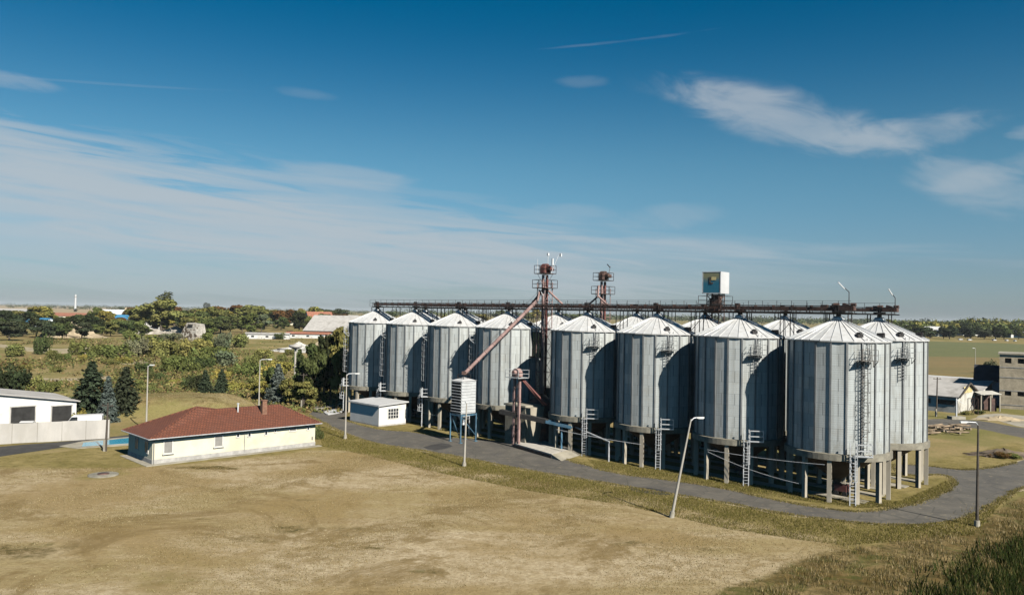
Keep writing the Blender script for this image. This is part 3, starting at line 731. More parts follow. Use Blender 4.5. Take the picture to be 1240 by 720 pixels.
t2 = tower(T2, 22.4, 'darker red elevator tower behind the middle roofs, right of the pair', False)
def loc2(t, w): return t.matrix_basis.inverted() @ Vector(w)
bpy.context.view_layer.update()
def pipe(t, name, pts, r, m):
    b = MB(); q = [Matrix.Rotation(-RZ, 3, 'Z') @ (Vector(p)-Vector(t.location)) for p in pts]
    for a_, b_ in zip(q[:-1], q[1:]): b.tube(a_, b_, r, r, 10)
    for a_ in q[1:-1]: b.tube(a_-Vector((0, 0, r*.9)), a_+Vector((0, 0, r*.9)), r, r, 8)
    return b.build(name, m, t)
pipe(t1, 'spout_pipe', [T1+Vector((0, 0, 20.6)), T1-ROW*1.7+Vector((0, 0, 18.2))+DD*-.9], .17, 'redpaint')
pipe(t1, 'spout_pipe', [T1+Vector((0, 0, 20.6)), T1+ROW*3.1+Vector((0, 0, 18.3))+DD*.2], .14, 'pink')
pipe(t1, 'spout_pipe', [T1-ROW*.2+Vector((-.6, -.9, 20.2)), Vector((T1.x-1.0, T1.y-1.1, 18.7))], .13, 'pink')
pipe(t2, 'spout_pipe', [T2+Vector((-.8, -1.3, 21.2)), T2+Vector((-.9, -1.3, 19.6)), T2-ROW*2.4-DD*1.0+Vector((0, 0, 18.1))], .14, 'pink')
pipe(t2, 'spout_pipe', [T2+Vector((-.9, -1.3, 19.7)), T2+ROW*2.2-DD*1.0+Vector((0, 0, 18.1))], .14, 'pink')
an = MB(); an.tube((.2, .3, 22.9), (.2, .3, 25.2), .03, .03, 6).tube((-.6, -.9, 22.5), (-.6, -.9, 24.4), .025, .025, 6).tube((.9, .2, 22.5), (1.5, 1.0, 25.), .035, .02, 6)
an.tube((1.5, -.2, 22.9), (1.5, -.2, 24.4), .03, .03, 6).box((1.5, -.2, 24.), (.22, .22, .9)).box((.2, .3, 25.1), (.25, .25, .35)).box((1.7, 1.2, 25.), (.3, .2, .4))
an.build('aerials', 'pale', t1)
an = MB(); an.tube((.6, .2, 22.), (.9, .4, 24.0), .04, .03, 6).bar((.9, .4, 23.8), (.5, .2, 24.3), .2, .12); an.build('aerials', 'steel_dark', t2)
# long slanting filling pipe is its own thing
TK = Vector((-6.15, 104.75, 0))
lp = thing('slanting_pipe', 'long pink pipe slanting down from the red tower to the louvred bin', 'pipe', TK+Vector((0, 0, 8.6)), 0)
a_, b_ = Vector((0, 0, .25)), Vector((T1.x-1.1, T1.y-.8, 18.7))-lp.location
pm = MB().tube(a_, b_, .24, .24, 12)
for q in np.linspace(.08, .95, 9): c_ = a_.lerp(b_, q); d_ = (b_-a_).normalized(); pm.tube(c_-d_*.06, c_+d_*.06, .29, .29, 12)
pm.build('pipe', 'pink', lp)
MB().bar(a_+Vector((0, 0, -.05)), a_+Vector((0, 0, .35)), .6).build('pipe_mouth', 'rust', lp)
MB().bar(a_.lerp(b_, .02)+Vector((0, 0, .9)), b_+Vector((0, 0, 1.1)), .03).build('stay_cable', 'steel_dark', lp)

# yellowed panel painted in for a sunlit patch beside the tower
yd = silo_pos(4, 0)+polar(RS+.75, R(318)); 
t = thing('sun_patch_panel', 'yellowed ribbed panel painted as a sunlit patch under the eave beside the red tower', 'painted_sun_patch', (yd.x, yd.y, 0), RZ)
b = MB().box((0, 0, 12.8), (1.5, .5, 3.4)); b.build('panel', 'ochre', t)
b = MB()
for x in (-.75, -.3, .15, .6, .75): b.box((x, -.3, 12.8), (.09, .12, 3.4))
for z in (11.1, 12.2, 13.3, 14.5): b.box((0, -.32, z), (1.6, .1, .1))
b.bar((-.6, .2, 11.2), (-.6, -1., 11.2), .1).build('frame', 'steel_dark', t)

# box sign on its rusty mast
sb = silo_pos(6, 1)+ROW*1.4
t = thing('box_sign', 'white box sign with a teal and yellow poster face, high above the conveyors', 'sign', (sb.x, sb.y, 0), RZ+R(6))
z0 = 19.95
MB().box((0, 0, z0+1.35), (2.45, 2.45, 2.7)).build('cabinet', 'whiteroof', t)
b = MB()
for x in (-.78, 0, .78): b.box((x, -1.24, z0+1.35), (.03, .03, 2.66))
po = MB().poly([(-1.12, 0, .1), (1.12, 0, .1), (1.12, 0, 2.6), (-1.12, 0, 2.6)]).build('poster', 'poster', t, (0, -1.236, z0))
MB().prism([(-.10, 0), (.10, 0), (.10, .035), (-.10, .035)], 1.25, 2.05).prism([(-.10, 0), (.42, 0), (.42, .035), (-.10, .035)], 1.18, 1.36).build('emblem', 'wooddark', po, (-.2, -.05, 0))
MB().prism([(-.95, 0), (-.35, 0), (-.35, .03), (-.95, .03)], 1.5, 1.9).build('poster_figure', 'ochre', po, (.95, -.04, .15))
fr = MB()
for s_ in (-1, 1):
    fr.box((s_*1.19, -1.24, z0+1.35), (.1, .06, 2.7)); fr.box((0, -1.24, z0+1.35+s_*1.32), (2.45, .06, .1))
fr.build('sign_frame', 'galv', t)
fr = MB()
for x in (-.8, .8):
    for y in (-.8, .8): fr.bar((x, y, 4.5), (x, y, z0), .1)
for z in np.arange(16, z0, .95):
    for (x, y), (u, v) in (((-.8, -.8), (.8, -.8)), ((.8, -.8), (.8, .8)), ((.8, .8), (-.8, .8)), ((-.8, .8), (-.8, -.8))):
        fr.bar((x, y, z), (u, v, z+.9), .06); fr.bar((x, y, z), (u, v, z), .06)
fr.box((0, 0, z0-1.5), (1.3, .7, 1.9)).box((.2, 0, z0-.35), (1.2, .8, .5))
fr.build('mast', 'rust', t)
pr = MB()
pr.box((0, 0, z0-1.35), (3.2, 3.0, .06))
for zz in (-.85, -.3):
    for (x, y), (u, v) in (((-1.6, -1.5), (1.6, -1.5)), ((1.6, -1.5), (1.6, 1.5)), ((1.6, 1.5), (-1.6, 1.5)), ((-1.6, 1.5), (-1.6, -1.5))): pr.bar((x, y, z0+zz), (u, v, z0+zz), .04)
for x in (-1.6, -.5, .5, 1.6):
    for y in (-1.5, 1.5): pr.bar((x, y, z0-1.35), (x, y, z0-.3), .045)
pr.build('service_platform', 'steel_dark', t)

# ------------------------------------------------------------------ louvred bin on blue legs
t = thing('louvred_bin', 'white louvred square bin raised on a blue steel frame', 'bin', TK, RZ)
W1, W2, zb, zt = 2.0, 2.5, 3.75, 8.0
MB().box((0, 0, (zb+zt)/2), (W1, W2, zt-zb)).build('bin_body', 'metalbin', t)
MB().box((0, -W2/2-.012, (zb+zt)/2), (W1-.1, .02, zt-zb-.1)).build('louvre_opening', 'dark', t)
lv = MB()
for k in range(11):
    z = zb+.25+k*.385; lv.box((-.0, -W2/2-.09, z), (W1-.1, .2, .04), Matrix.Rotation(R(-30), 3, 'X'))
    lv.box((W1/2+.03, 0, z), (.07, W2-.1, .09))
lv.build('louvre', 'pale', t)
rf = MB(); rf.add([(-W1/2-.1, -W2/2-.1, zt), (W1/2+.1, -W2/2-.1, zt), (W1/2+.1, W2/2+.1, zt), (-W1/2-.1, W2/2+.1, zt), (0, 0, zt+.45)], [(0, 1, 4), (1, 2, 4), (2, 3, 4), (3, 0, 4), (3, 2, 1, 0)]); rf.build('bin_roof', 'whiteroof', t)
rr = MB()
for zz in (.35, .8):
    for (x, y), (u, v) in (((-.6, -.6), (.6, -.6)), ((.6, -.6), (.6, .6)), ((.6, .6), (-.6, .6)), ((-.6, .6), (-.6, -.6))): rr.bar((x, y, zt+zz), (u, v, zt+zz), .04)
for x in (-.6, .6):
    for y in (-.6, .6): rr.bar((x, y, zt+.1), (x, y, zt+.8), .05)
rr.build('top_rail', 'steel_dark', t)
for x, y in ((-W1/2, -W2/2), (W1/2, -W2/2), (W1/2, W2/2), (-W1/2, W2/2)):
    MB().bar((x*1.05, y*1.05, 0), (x*1.05, y*1.05, zb-.02), .14).box((x*1.05, y*1.05, .04), (.4, .4, .08)).build('leg', 'bluesteel', t)
br = MB(); br.box((0, -W2/2*1.05, zb-.2), (W1*1.15, .12, .16)).box((0, W2/2*1.05, zb-.2), (W1*1.15, .12, .16)).box((-W1/2*1.05, 0, zb-.2), (.12, W2*1.1, .16)).box((W1/2*1.05, 0, zb-.2), (.12, W2*1.1, .16))
br.bar((-W1/2, -W2/2, zb-.3), (W1/2, -W2/2, .4), .07).bar((W1/2, -W2/2, zb-.3), (W1/2, W2/2, .9), .07)
br.build('brace', 'bluesteel', t)
MB().lathe([(1.0, zb-.05), (.2, zb-1.3), (.2, zb-1.6)], 4, False, R(45)).build('hopper', 'pale', t)

# ------------------------------------------------------------------ concrete hut, small elevator, belt, ramp slabs
hb = Vector((-.6, 103.9, 0))
t = thing('concrete_hut', 'tall narrow concrete hut under the small elevator', 'hut', hb, RZ)
b = MB(); b.prism([(0, 0), (3.7, 0), (3.7, 2.6), (0, 2.6)], 0, 5.0); b.build('wall', 'concrete', t)
MB().prism([(-.15, -.15), (3.85, -.15), (3.85, 2.75), (-.15, 2.75)], 5.0, 5.22).build('roof_slab', 'pad', t)
MB().box((1.9, -.03, 1.5), (1.1, .08, 2.3)).build('door', 'dark', t)
b = MB(); b.add([(3.7, 0, 5.), (3.7, 2.6, 5.), (3.7, 2.2, 0), (3.7, .9, 0), (4.6, 0, 5.), (4.6, 2.6, 5.), (4.0, 2.2, 0), (4.0, .9, 0)], [(0, 1, 2, 3), (7, 6, 5, 4), (0, 4, 5, 1), (1, 5, 6, 2), (2, 6, 7, 3), (3, 7, 4, 0)]); b.build('tapered_block', 'leg', t)  # paler block on the end face, narrower towards the bottom
# shaded steel bin behind the hut
db = T1+ROW*1.2-DD*1.6
t = thing('steel_bin', 'dark squat round steel bin in the shaded gap behind the concrete hut', 'bin', (db.x, db.y, 0))
MB().lathe([(1.9, .3), (1.9, 5.2), (.3, 6.4), (0, 6.4)], 24).build('bin_body', 'steel_dark', t)
MB().box((0, 0, .15), (3.6, 3.6, .3)).build('base', 'pad', t)
SE = Vector((.85, 100.7, 0))
t = thing('small_elevator', 'short pink twin trunk elevator with a rounded head above the concrete hut', 'elevator', SE, RZ)
for x in (-.45, .45):
    b = MB().box((x, 0, 4.6), (.30, .28, 9.2))
    for z in np.arange(.8, 9, 1.7): b.box((x, 0, z), (.38, .36, .07))
    b.build('trunk', 'pink', t)
hd = MB(); prof = [(-.66, 0), (.66, 0), (.66, .35)]+[(.66*math.cos(q), .35+.66*math.sin(q)) for q in np.linspace(.2, math.pi-.2, 8)]+[(-.66, .35)]
n = len(prof); vs = [(a2, -.32, 9.0+b2) for a2, b2 in prof]+[(a2, .32, 9.0+b2) for a2, b2 in prof]
hd.add(vs, [tuple(range(n)), tuple(reversed(range(n, 2*n)))]+[(k, n+k, n+(k+1) % n, (k+1) % n) for k in range(n)]); hd.tube((0, -.3, 9.5), (0, -.75, 9.5), .28).build('elevator_head', 'pink', t)
p = MB(); p.box((0, 0, 8.85), (2.3, 1.9, .08))
for zz in (.5, 1.0):
    for (x, y), (u, v) in (((-1.15, -.95), (1.15, -.95)), ((1.15, -.95), (1.15, .95)), ((1.15, .95), (-1.15, .95)), ((-1.15, .95), (-1.15, -.95))): p.bar((x, y, 8.85+zz), (u, v, 8.85+zz), .04)
for x in (-1.15, 1.15):
    for y in (-.95, .95): p.bar((x, y, 8.85), (x, y, 9.85), .05)
p.build('platform', 'galv', t)
for y0, x1 in ((.2, 1.9), (.5, 2.4)):
    MB().tube((.5, y0, 8.7), (x1, 3.0, 5.4), .13).build('spout_pipe', 'redpaint', t)
lg = MB()
for z in np.arange(1, 8.5, 1.5): lg.bar((-.45, -.2, z), (.45, -.2, z+1.2), .06)
lg.build('brace', 'rust', t)

A, B = Vector((-1.2, 102.2, 4.35)), Vector((7.7, 96.9, 3.25))
t = thing('belt_conveyor', 'dark inclined belt conveyor with a blue framed end, in front of the concrete hut', 'conveyor', (A.x, A.y, 0))
A2, B2 = A-t.location, B-t.location; mid = A2.lerp(B2, .66)
MB().bar(A2, mid, .75, .55).build('belt_casing', 'rubber', t)
b = MB(); b.bar(mid, B2, .12, .5)
side = Vector((B2.y-A2.y, A2.x-B2.x, 0)).normalized()*.38
b = MB()
for s_ in (-1, 1):
    b.bar(mid+side*s_, B2+side*s_, .12, .35)
for q in np.linspace(.66, 1, 5): c_ = A2.lerp(B2, q); b.bar(c_-side, c_+side, .12)
b.build('blue_frame', 'bluesteel', t)
MB().bar(mid+Vector((0, 0, -.04)), B2+Vector((0, 0, -.04)), .6, .05).build('belt', 'rubber', t)
for q in (.86,):
    c_ = A2.lerp(B2, q); MB().bar((c_.x, c_.y, 0), (c_.x, c_.y, c_.z-.1), .2).bar((c_.x-.5, c_.y, c_.z-.2), (c_.x+.5, c_.y-.2, c_.z-.25), .12).build('leg', 'bluesteel', t)
rp = [at(622, 541), at(668, 554.5), at(692, 547.5), at(648, 534)]
ctr = sum(rp, Vector())/4
t = thing('intake_ramp', 'low pale concrete slabs over the grain intake beside the road', 'ramp', ctr)
q = [p-ctr for p in rp]; lerp2 = lambda a_, b_, f_: a_.lerp(b_, f_)
MB().prism([(v.x, v.y) for v in (q[0], q[1], lerp2(q[1], q[2], .48), lerp2(q[0], q[3], .48))], 0, .5).build('slab', 'slabpale', t)
MB().prism([(v.x, v.y) for v in (lerp2(q[0], q[3], .53), lerp2(q[1], q[2], .53), q[2], q[3])], 0, .46).build('slab', 'slabpale', t)
dv = (q[1]-q[0]).normalized()*2.0; b = MB()
b.add([(q[1].x, q[1].y, .46), (q[2].x, q[2].y, .44), (q[2].x+dv.x, q[2].y+dv.y, .02), (q[1].x+dv.x, q[1].y+dv.y, .02), (q[1].x, q[1].y, -.05), (q[2].x, q[2].y, -.05)], [(3, 2, 1, 0), (0, 4, 3), (1, 2, 5), (0, 1, 5, 4)]); b.build('ramp', 'pad', t)
b = MB(); off = Vector((-.06, -.06, 0)); b.bar(q[0]+off+Vector((0, 0, .2)), q[1]+off+Vector((0, 0, .2)), .08, .36); b.build('dark_edge', 'steel_dark', t)
pt = [Vector((8.1, 97.2, 3.2)), Vector((11.6, 92.2, 2.3)), Vector((11.6, 92.2, 0))]
t = thing('discharge_pipe', 'thin grey pipe sloping from the blue belt end to a post under the silos', 'pipe', (8.1, 97.2, 0))
b = MB()
for a_, b_ in zip(pt[:-1], pt[1:]): b.tube(a_-t.location, b_-t.location, .1)
b.build('pipe', 'galv', t)
# cables under the silos
def cable(pts, lab, sag=.5, r=.03):
    a_, b_ = [Vector(p) for p in pts]; t0 = a_.copy(); b = MB(); pr = None
    for i in range(13):
        q = i/12; c_ = a_.lerp(b_, q)-Vector((0, 0, sag*4*q*(1-q)))-t0
        if pr is not None: b.tube(pr, c_, r, r, 5)
        pr = c_
    o = b.build('cable', 'pale'); o.location = t0; return tag(o, lab, 'cable')
p7 = silo_pos(7, 0); p8 = silo_pos(8, 0); p5 = silo_pos(5, 0)
cable((p7+polar(5.0, R(215), 3.2), p8+polar(5.0, R(235), 3.5)), 'pale cable slung between the legs of the two nearest front silos', .15, .022)
cable((p7+polar(5.0, R(216), 3.0), p8+polar(5.0, R(205), 1.3)), 'lower pale cable drooping under the two nearest front silos', .3, .02)
cable((p5+polar(5.0, R(215), 2.8), silo_pos(6, 0)+polar(5.0, R(240), 2.6)), 'pale cable between the silos right of the blue belt frame', .1, .03)
cable((silo_pos(2, 0)+polar(5.0, R(275), 2.0), silo_pos(3, 0)+polar(5.0, R(240), 2.0)), 'thin pale cable under the silos right of the white hut', .1, .025)
c_ = silo_pos(8, 0)+ROW*.2-DD*1.2
t = thing('grain_cart', 'small dark red wheeled grain cart under the nearest silo', 'cart', (c_.x+.8, c_.y, 0), RZ)
MB().box((0, 0, .75), (1.2, .8, .6)).build('tub', 'redpaint', t); MB().bar((.6, 0, .8), (1.3, 0, 1.3), .07).build('handle', 'steel_dark', t)
for x in (-.4, .4): MB().tube((x, -.45, .25), (x, .45, .25), .25, .25, 14).build('wheel', 'rubber', t)
t = thing('control_cabinet', 'dark teal control cabinet standing under the silos right of the white hut', 'cabinet', silo_pos(2, 0)+polar(4.2, R(262)), RZ)
MB().box((0, 0, 1.3), (1.2, .6, 2.0)).build('cabinet_body', 'bluesteel', t); MB().box((0, 0, .15), (1.3, .7, .3)).build('base', 'concrete', t); MB().box((0, -.32, 1.3), (.04, .04, 1.9)).build('door_seam', 'dark', t)

# ------------------------------------------------------------------ white hut with lean roof
def window(parent, x, y, z, w, h, rz, frame='white', pane='glass', bars=(2, 2), dep=.08):
    f = MB(); t_ = .09
    f.box((0, 0, h/2), (w+.1, dep, t_)).box((0, 0, -h/2), (w+.1, dep, t_)).box((-w/2, 0, 0), (t_, dep, h)).box((w/2, 0, 0), (t_, dep, h))
    for i in range(1, bars[0]): f.box((-w/2+w*i/bars[0], 0, 0), (.07, dep*.9, h-.05))
    for i in range(1, bars[1]): f.box((0, 0, -h/2+h*i/bars[1]), (w-.05, dep*.8, .06))
    o = f.build('window', frame, parent, (x, y, z), rz)
    MB().box((0, .0, 0), (w-.02, .02, h-.02)).build('pane', pane, o)
    return o
hp = Vector((-19.2, 116.2, 0))
hl = (at(422.5, 507.6)-at(458.5, 516.3)).length
t = thing('white_hut', 'small white hut with a pale flat roof and one paned window by the road', 'hut', at(458.5, 516.3), RZ)
lw, dw = 7.6, 4.9
MB().prism([(-lw, 0), (0, 0), (0, dw), (-lw, dw)], .12, 3.0).build('wall', 'white', t)
MB().prism([(-lw-.02, -.03), (.03, -.03), (.03, dw+.02), (-lw-.02, dw+.02)], 0, .2).build('plinth', 'plinth', t)
b = MB(); e = .3
vs = [(-lw-e, -.2, 2.98), (e, -.2, 2.98), (e, dw+e, 3.25), (-lw-e, dw+e, 3.25)]
b.add(vs+[(x, y, z+.16) for x, y, z in vs], [(3, 2, 1, 0), (4, 5, 6, 7), (0, 1, 5, 4), (1, 2, 6, 5), (2, 3, 7, 6), (3, 0, 4, 7)]); b.build('roof', 'whiteroof', t)
window(t, .03, 2.55, 1.75, 1.9, 1.5, R(90), bars=(4, 3))
MB().box((-lw/2, -.25, 2.98), (lw+.6, .1, .12)).build('gutter', 'galv', t)

# ------------------------------------------------------------------ long yellow building
YB = Vector((-38.4, 85.35, 0)); RY = math.atan2(DD.y, DD.x)       # local x = DD (along facade), local y = -ROW (depth)
t = thing('yellow_building', 'long low cream building with a hipped red tiled roof', 'building', YB, RY)
LY, DY = 19.7, 7.3
MB().prism([(0, 0), (LY, 0), (LY, DY), (0, DY)], .45, 2.8).build('wall', 'cream', t)
MB().prism([(-.04, -.04), (LY+.04, -.04), (LY+.04, DY+.04), (-.04, DY+.04)], 0, .5).build('plinth', 'plinth', t)
MB().prism([(-.9, -.9), (LY+.5, -.9), (LY+.5, -.05), (-.05, -.05), (-.05, DY), (-.9, DY)], -.02, .05).build('apron', 'pad', t)
e = .55; x0, x1, y0, y1, ze = -e, LY+e, -e, DY+e, 2.82
A_, B_, C_ = (6.2, 3.65, 5.4), (8.6, 3.65, 4.95), (LY-3.1, 3.65, 4.95)
P_ = [(x0, y0, ze), (x1, y0, ze), (x1, y1, ze), (x0, y1, ze), A_, B_, C_, (x0, y0, ze-.12), (x1, y0, ze-.12), (x1, y1, ze-.12), (x0, y1, ze-.12)]
rf = MB().add(P_, [(0, 5, 4), (0, 6, 5), (0, 1, 6), (1, 2, 6), (2, 5, 6), (2, 3, 5), (3, 4, 5), (3, 0, 4), (10, 9, 8, 7), (0, 7, 8, 1), (1, 8, 9, 2), (2, 9, 10, 3), (3, 10, 7, 0)])
rb_ = MB(); rb_.add(P_, [(0, 5, 4), (0, 6, 5), (0, 1, 6), (1, 2, 6), (2, 5, 6), (2, 3, 5), (3, 4, 5), (3, 0, 4), (10, 9, 8, 7), (0, 7, 8, 1), (1, 8, 9, 2), (2, 9, 10, 3), (3, 10, 7, 0)])
roof = rb_.build('roof', 'tiles', t)
rg = MB()
for a_, b_ in ((P_[0], A_), (P_[3], A_), (A_, B_), (B_, C_), (P_[1], C_), (P_[2], C_)): rg.tube(a_, b_, .11, .11, 6)
rg.build('ridge_tile', 'tiles', roof)
gt = MB(); gt.tube((x0-.06, y0-.07, ze-.03), (x1+.06, y0-.07, ze-.03), .06, .06, 6).tube((x0-.07, y0, ze-.03), (x0-.07, y1, ze-.03), .06, .06, 6)
gt.build('gutter', 'galv', roof)
ch = MB(); ch.box((0, 0, .7), (.58, .58, 2.0)).build('chimney', 'brick', roof, (13.9, 2.3, 4.0)); MB().box((13.9, 2.3, 5.8), (.7, .7, .12)).build('chimney_cap', 'brick', roof)
MB().tube((10.9, 2.9, 4.5), (10.9, 2.9, 5.5), .08).tube((10.9, 2.9, 5.5), (10.9, 2.9, 5.6), .16).build('vent_pipe', 'pale', roof)
bd = MB(); bd.box((1.25, -.012, 1.6), (2.1, .03, 1.9))
for wx, ww, wh, wz, pn in ((1.65, .95, 1.4, 1.75, 'shutter'), (7.3, .95, 1.3, 1.85, 'shutter'), (9.6, .36, .45, 2.25, 'glass'), (11.0, .36, .5, 2.2, 'glass'), (13.1, .36, .5, 2.2, 'glass'), (14.3, .26, .35, 2.35, 'glass'), (16.6, .9, .45, 2.3, 'shutter'), (18.7, .32, .42, 2.25, 'glass')):
    w_ = window(t, wx, -.03, wz, ww, wh, 0, pane=pn, bars=(1, 1))
    if ww > .8 and wh > 1: MB().box((0, -.06, -wh/2-.08), (ww+.3, .2, .07)).build('sill', 'white', w_)
for wy in (1.6, 4.6): window(t, -.03, wy, 1.7, .95, 1.35, R(90), pane='glass', bars=(2, 1))
MB().tube((.12, -.1, .1), (.12, -.1, 2.7), .06, .06, 8).build('downpipe', 'shutter', t)
MB().tube((10.4, -.08, .3), (10.4, -.08, 2.7), .03, .03, 6).build('cable_conduit', 'plinth', t)
MB().box((19.3, -.06, 1.0), (.14, .1, .35)).build('meter_box', 'shutter', t)

# ------------------------------------------------------------------ left: white workshop, wall, vehicles, pool
wp = Vector((-62.4, 114.0, 0))
t = thing('white_workshop', 'white walled workshop with dark bay openings at the left edge', 'building', wp, RY)
Lw, Dw = 22., 12.
def pz(x): return 3.15+min(-x, Lw+x)*.155
b = MB(); b.add([(0, 0, 0), (-Lw, 0, 0), (-Lw, 0, pz(-Lw)), (-Lw/2, 0, pz(-Lw/2)), (0, 0, pz(0)), (0, Dw, 0), (-Lw, Dw, 0), (-Lw, Dw, pz(-Lw)), (-Lw/2, Dw, pz(-Lw/2)), (0, Dw, pz(0))],
    [(4, 3, 2, 1, 0), (5, 6, 7, 8, 9), (0, 5, 9, 4), (1, 2, 7, 6)]); b.build('wall', 'white', t)
b = MB(); e = .4
for xa, xb in ((-Lw/2, .4), (-Lw-.4, -Lw/2)):
    za = 3.15+(-xa if xa > -Lw/2-.01 else Lw+xa)*.155+.02; zb_ = 3.15+(-xb if xb > -Lw/2+.01 else Lw+xb)*.155+.02
    vs = [(xa, -e, za), (xb, -e, zb_), (xb, Dw+e, zb_), (xa, Dw+e, za)]
    b.add(vs+[(x, y, z+.14) for x, y, z in vs], [(3, 2, 1, 0), (4, 5, 6, 7), (0, 1, 5, 4), (1, 2, 6, 5), (2, 3, 7, 6), (3, 0, 4, 7)])
b.build('roof', 'asbest', t)
for xx, ww, hh in ((-6.7, 3.0, 2.9), (-1.9, 2.6, 2.7)):
    o = MB().box((xx, -.03, hh/2), (ww, .08, hh)).build('bay_opening', 'dark', t)
    f_ = MB(); f_.box((xx, -.08, hh), (ww+.2, .1, .12)).box((xx-ww/2, -.08, hh/2), (.12, .1, hh)).box((xx+ww/2, -.08, hh/2), (.12, .1, hh)); f_.build('bay_frame', 'plinth', o)
# panel wall
fa, fb = at(0, 537.5), at(132, 530.5); fd = (fb-fa).normalized(); fs_ = fa-fd*12
t = thing('boundary_wall', 'long pale grey concrete panel wall in front of the white workshop', 'wall', fs_, math.atan2(fd.y, fd.x)); L = (fb-fs_).length
n = int(L/2.4); b = MB(); c2 = MB()
for k in range(n): b.box(((k+.5)*L/n, 0, 1.22), (L/n-.04, .1, 2.44+.05*math.sin(k*2.1)))
b.build('panel', simple('pale_panel', (.40, .385, .36), .9, 0, .12, .5, dirt=(.33, .31, .27), dirt_amt=.5, stretch=(1, 1, .4)), t)
for k in range(n+1): c2.box((k*L/n, .09, 1.2), (.16, .12, 2.5))
c2.build('post', 'concrete', t)
def car(lab, loc, rz, van=False, paint='carwhite', g=None):
    t = thing('van' if van else 'parked_car', lab, 'van' if van else 'car', loc, rz, g)
    Lc, Wc = (4.9, 1.95) if van else (4.2, 1.72)
    if van: pr = [(-2.4, .35), (2.4, .35), (2.42, .95), (1.75, 1.15), (1.2, 1.95), (-2.3, 2.05), (-2.42, 1.9)]
    else: pr = [(-2.05, .32), (2.05, .32), (2.08, .72), (1.15, .88), (-2.0, .95), (-2.1, .7)]
    def ext(pr, w, nm, m, par, taper=0.):
        n = len(pr); mz = max(p[1] for p in pr); b = MB(); f = lambda z: w/2-(taper*(z-.8) if z > .8 else 0)
        b.add([(x, -f(z), z) for x, z in pr]+[(x, f(z), z) for x, z in pr], [tuple(range(n)), tuple(reversed(range(n, 2*n)))]+[(k, n+k, n+(k+1) % n, (k+1) % n) for k in range(n)]); return b.build(nm, m, par)
    body = ext(pr, Wc, 'body', paint, t, .06)
    if van:
        ext([(1.25, 1.15), (1.74, 1.13), (1.22, 1.85), (.5, 1.86), (.5, 1.2)], Wc+.02, 'window', 'glass', t, .06)
    else:
        ext([(1.15, .87), (.45, 1.4), (-1.1, 1.42), (-1.85, .94)], Wc-.06, 'cabin_window', 'glass', t, .25)
        ext([(.42, 1.40), (.40, 1.45), (-1.1, 1.47), (-1.14, 1.41)], Wc-.3, 'roof_panel', paint, t)
    for x in (-1.35, 1.35):
        for y in (-Wc/2+.08, Wc/2-.08):
            w_ = MB().tube((x, y-.11, .33), (x, y+.11, .33), .33, .33, 18).build('wheel', 'rubber', t); MB().tube((x, y-.125, .33), (x, y+.125, .33), .18, .18, 12).build('rim', 'galv', w_)
    fx = Lc/2
    for y in (-Wc/2+.25, Wc/2-.25):
        MB().box((fx-.06, y, .7), (.1, .32, .14)).build('headlight', 'lampmetal', t); MB().box((-fx+.0, y, .8), (.1, .22, .2)).build('tail_light', 'redlight', t)
    return t
q = at(70, 521); car('white panel van parked between the wall and the workshop', (-58.4, 108.4, 0), R(200), True)
car('white hatchback at the left frame edge behind the pale wall', (-63.7, 105.2, 0), R(25))
# pool
pts = gp((72, 540.2), (93, 543.0), (166, 538.2), (166, 528.0), (100, 534.2))
c0 = Vector((sum(p[0] for p in pts)/5, sum(p[1] for p in pts)/5, 0)); t = thing('swimming_pool', 'narrow blue pool with a pale concrete rim behind the dark pole', 'pool', c0)
wpx = gp((99, 540.6), (164, 536.4), (164, 529.6), (101, 536.2)); 
MB().prism([(x-c0.x, y-c0.y) for x, y in pts], -.02, .06).build('rim', 'pad', t)
MB().prism([(x-c0.x, y-c0.y) for x, y in wpx], .04, .075).build('water', 'water', t)
# manhole
t = thing('manhole', 'round concrete well cover set in the grass left of the cream building', 'manhole', (mh.x, mh.y, 0))
MB().lathe([(1.4, -.05), (1.4, .10), (1.3, .13), (.55, .13)], 28).build('ring', 'concrete', t); MB().lathe([(.55, .13), (.55, .2), (0, .2)], 20).build('lid', 'rust', t)

# ------------------------------------------------------------------ poles
def lamp(loc, h, arm, azd, lean, lab, name='street_lamp', grp='street lamps', pm='polec'):
    t = thing(name, lab, 'street lamp', loc, 0, grp); top = Vector((lean[0], lean[1], h))
    MB().tube((0, 0, -.1), top*.5, .135, .10, 10).tube(top*.5, top, .10, .065, 10).build('pole', pm, t)
    MB().tube((0, 0, -.05), top*.06, .24, .21, 10).build('pole_foot', 'pad', t)
    d = Vector((math.cos(azd), math.sin(azd), 0)); e_ = top+d*arm+Vector((0, 0, .12))
    MB().tube(top-Vector((0, 0, .15)), top+d*.25+Vector((0, 0, .08)), .06, .05, 8).tube(top+d*.22+Vector((0, 0, .08)), e_, .05, .045, 8).build('arm', 'galv', t)
    MB().bar(e_-d*.05, e_+d*.6, .2, .11).bar(e_+d*.08+Vector((0, 0, -.07)), e_+d*.55+Vector((0, 0, -.07)), .15, .07).build('lamp_head', 'lampmetal', t)
    return t
lamp(at(813, 626), 8.35, .55, R(10), (1.5, -.2), 'leaning concrete street lamp on the grass verge in front of the silos')
lamp(at(1183, 637), 8.55, 1.0, R(185), (.05, 0), 'dark weathered street lamp at the road bend on the right', pm='wooddark')
lamp(at(418, 531), 8.5, 1.1, R(20), (.0, 0), 'pale street lamp standing beside the white hut')
lamp(Vector((-50.2, 109.5, 0)), 8.8, .3, R(0), (0, 0), 'street lamp rising above the left end of the red tiled roof')
lamp(Vector((-40.9, 129., 0)), 8.6, 1.3, R(20), (0, 0), 'street lamp behind the right half of the red tiled roof')
lamp(at(1181, 452), 8.3, .4, R(180), (0, 0), 'small distant lamp on a dark post in the golden field')
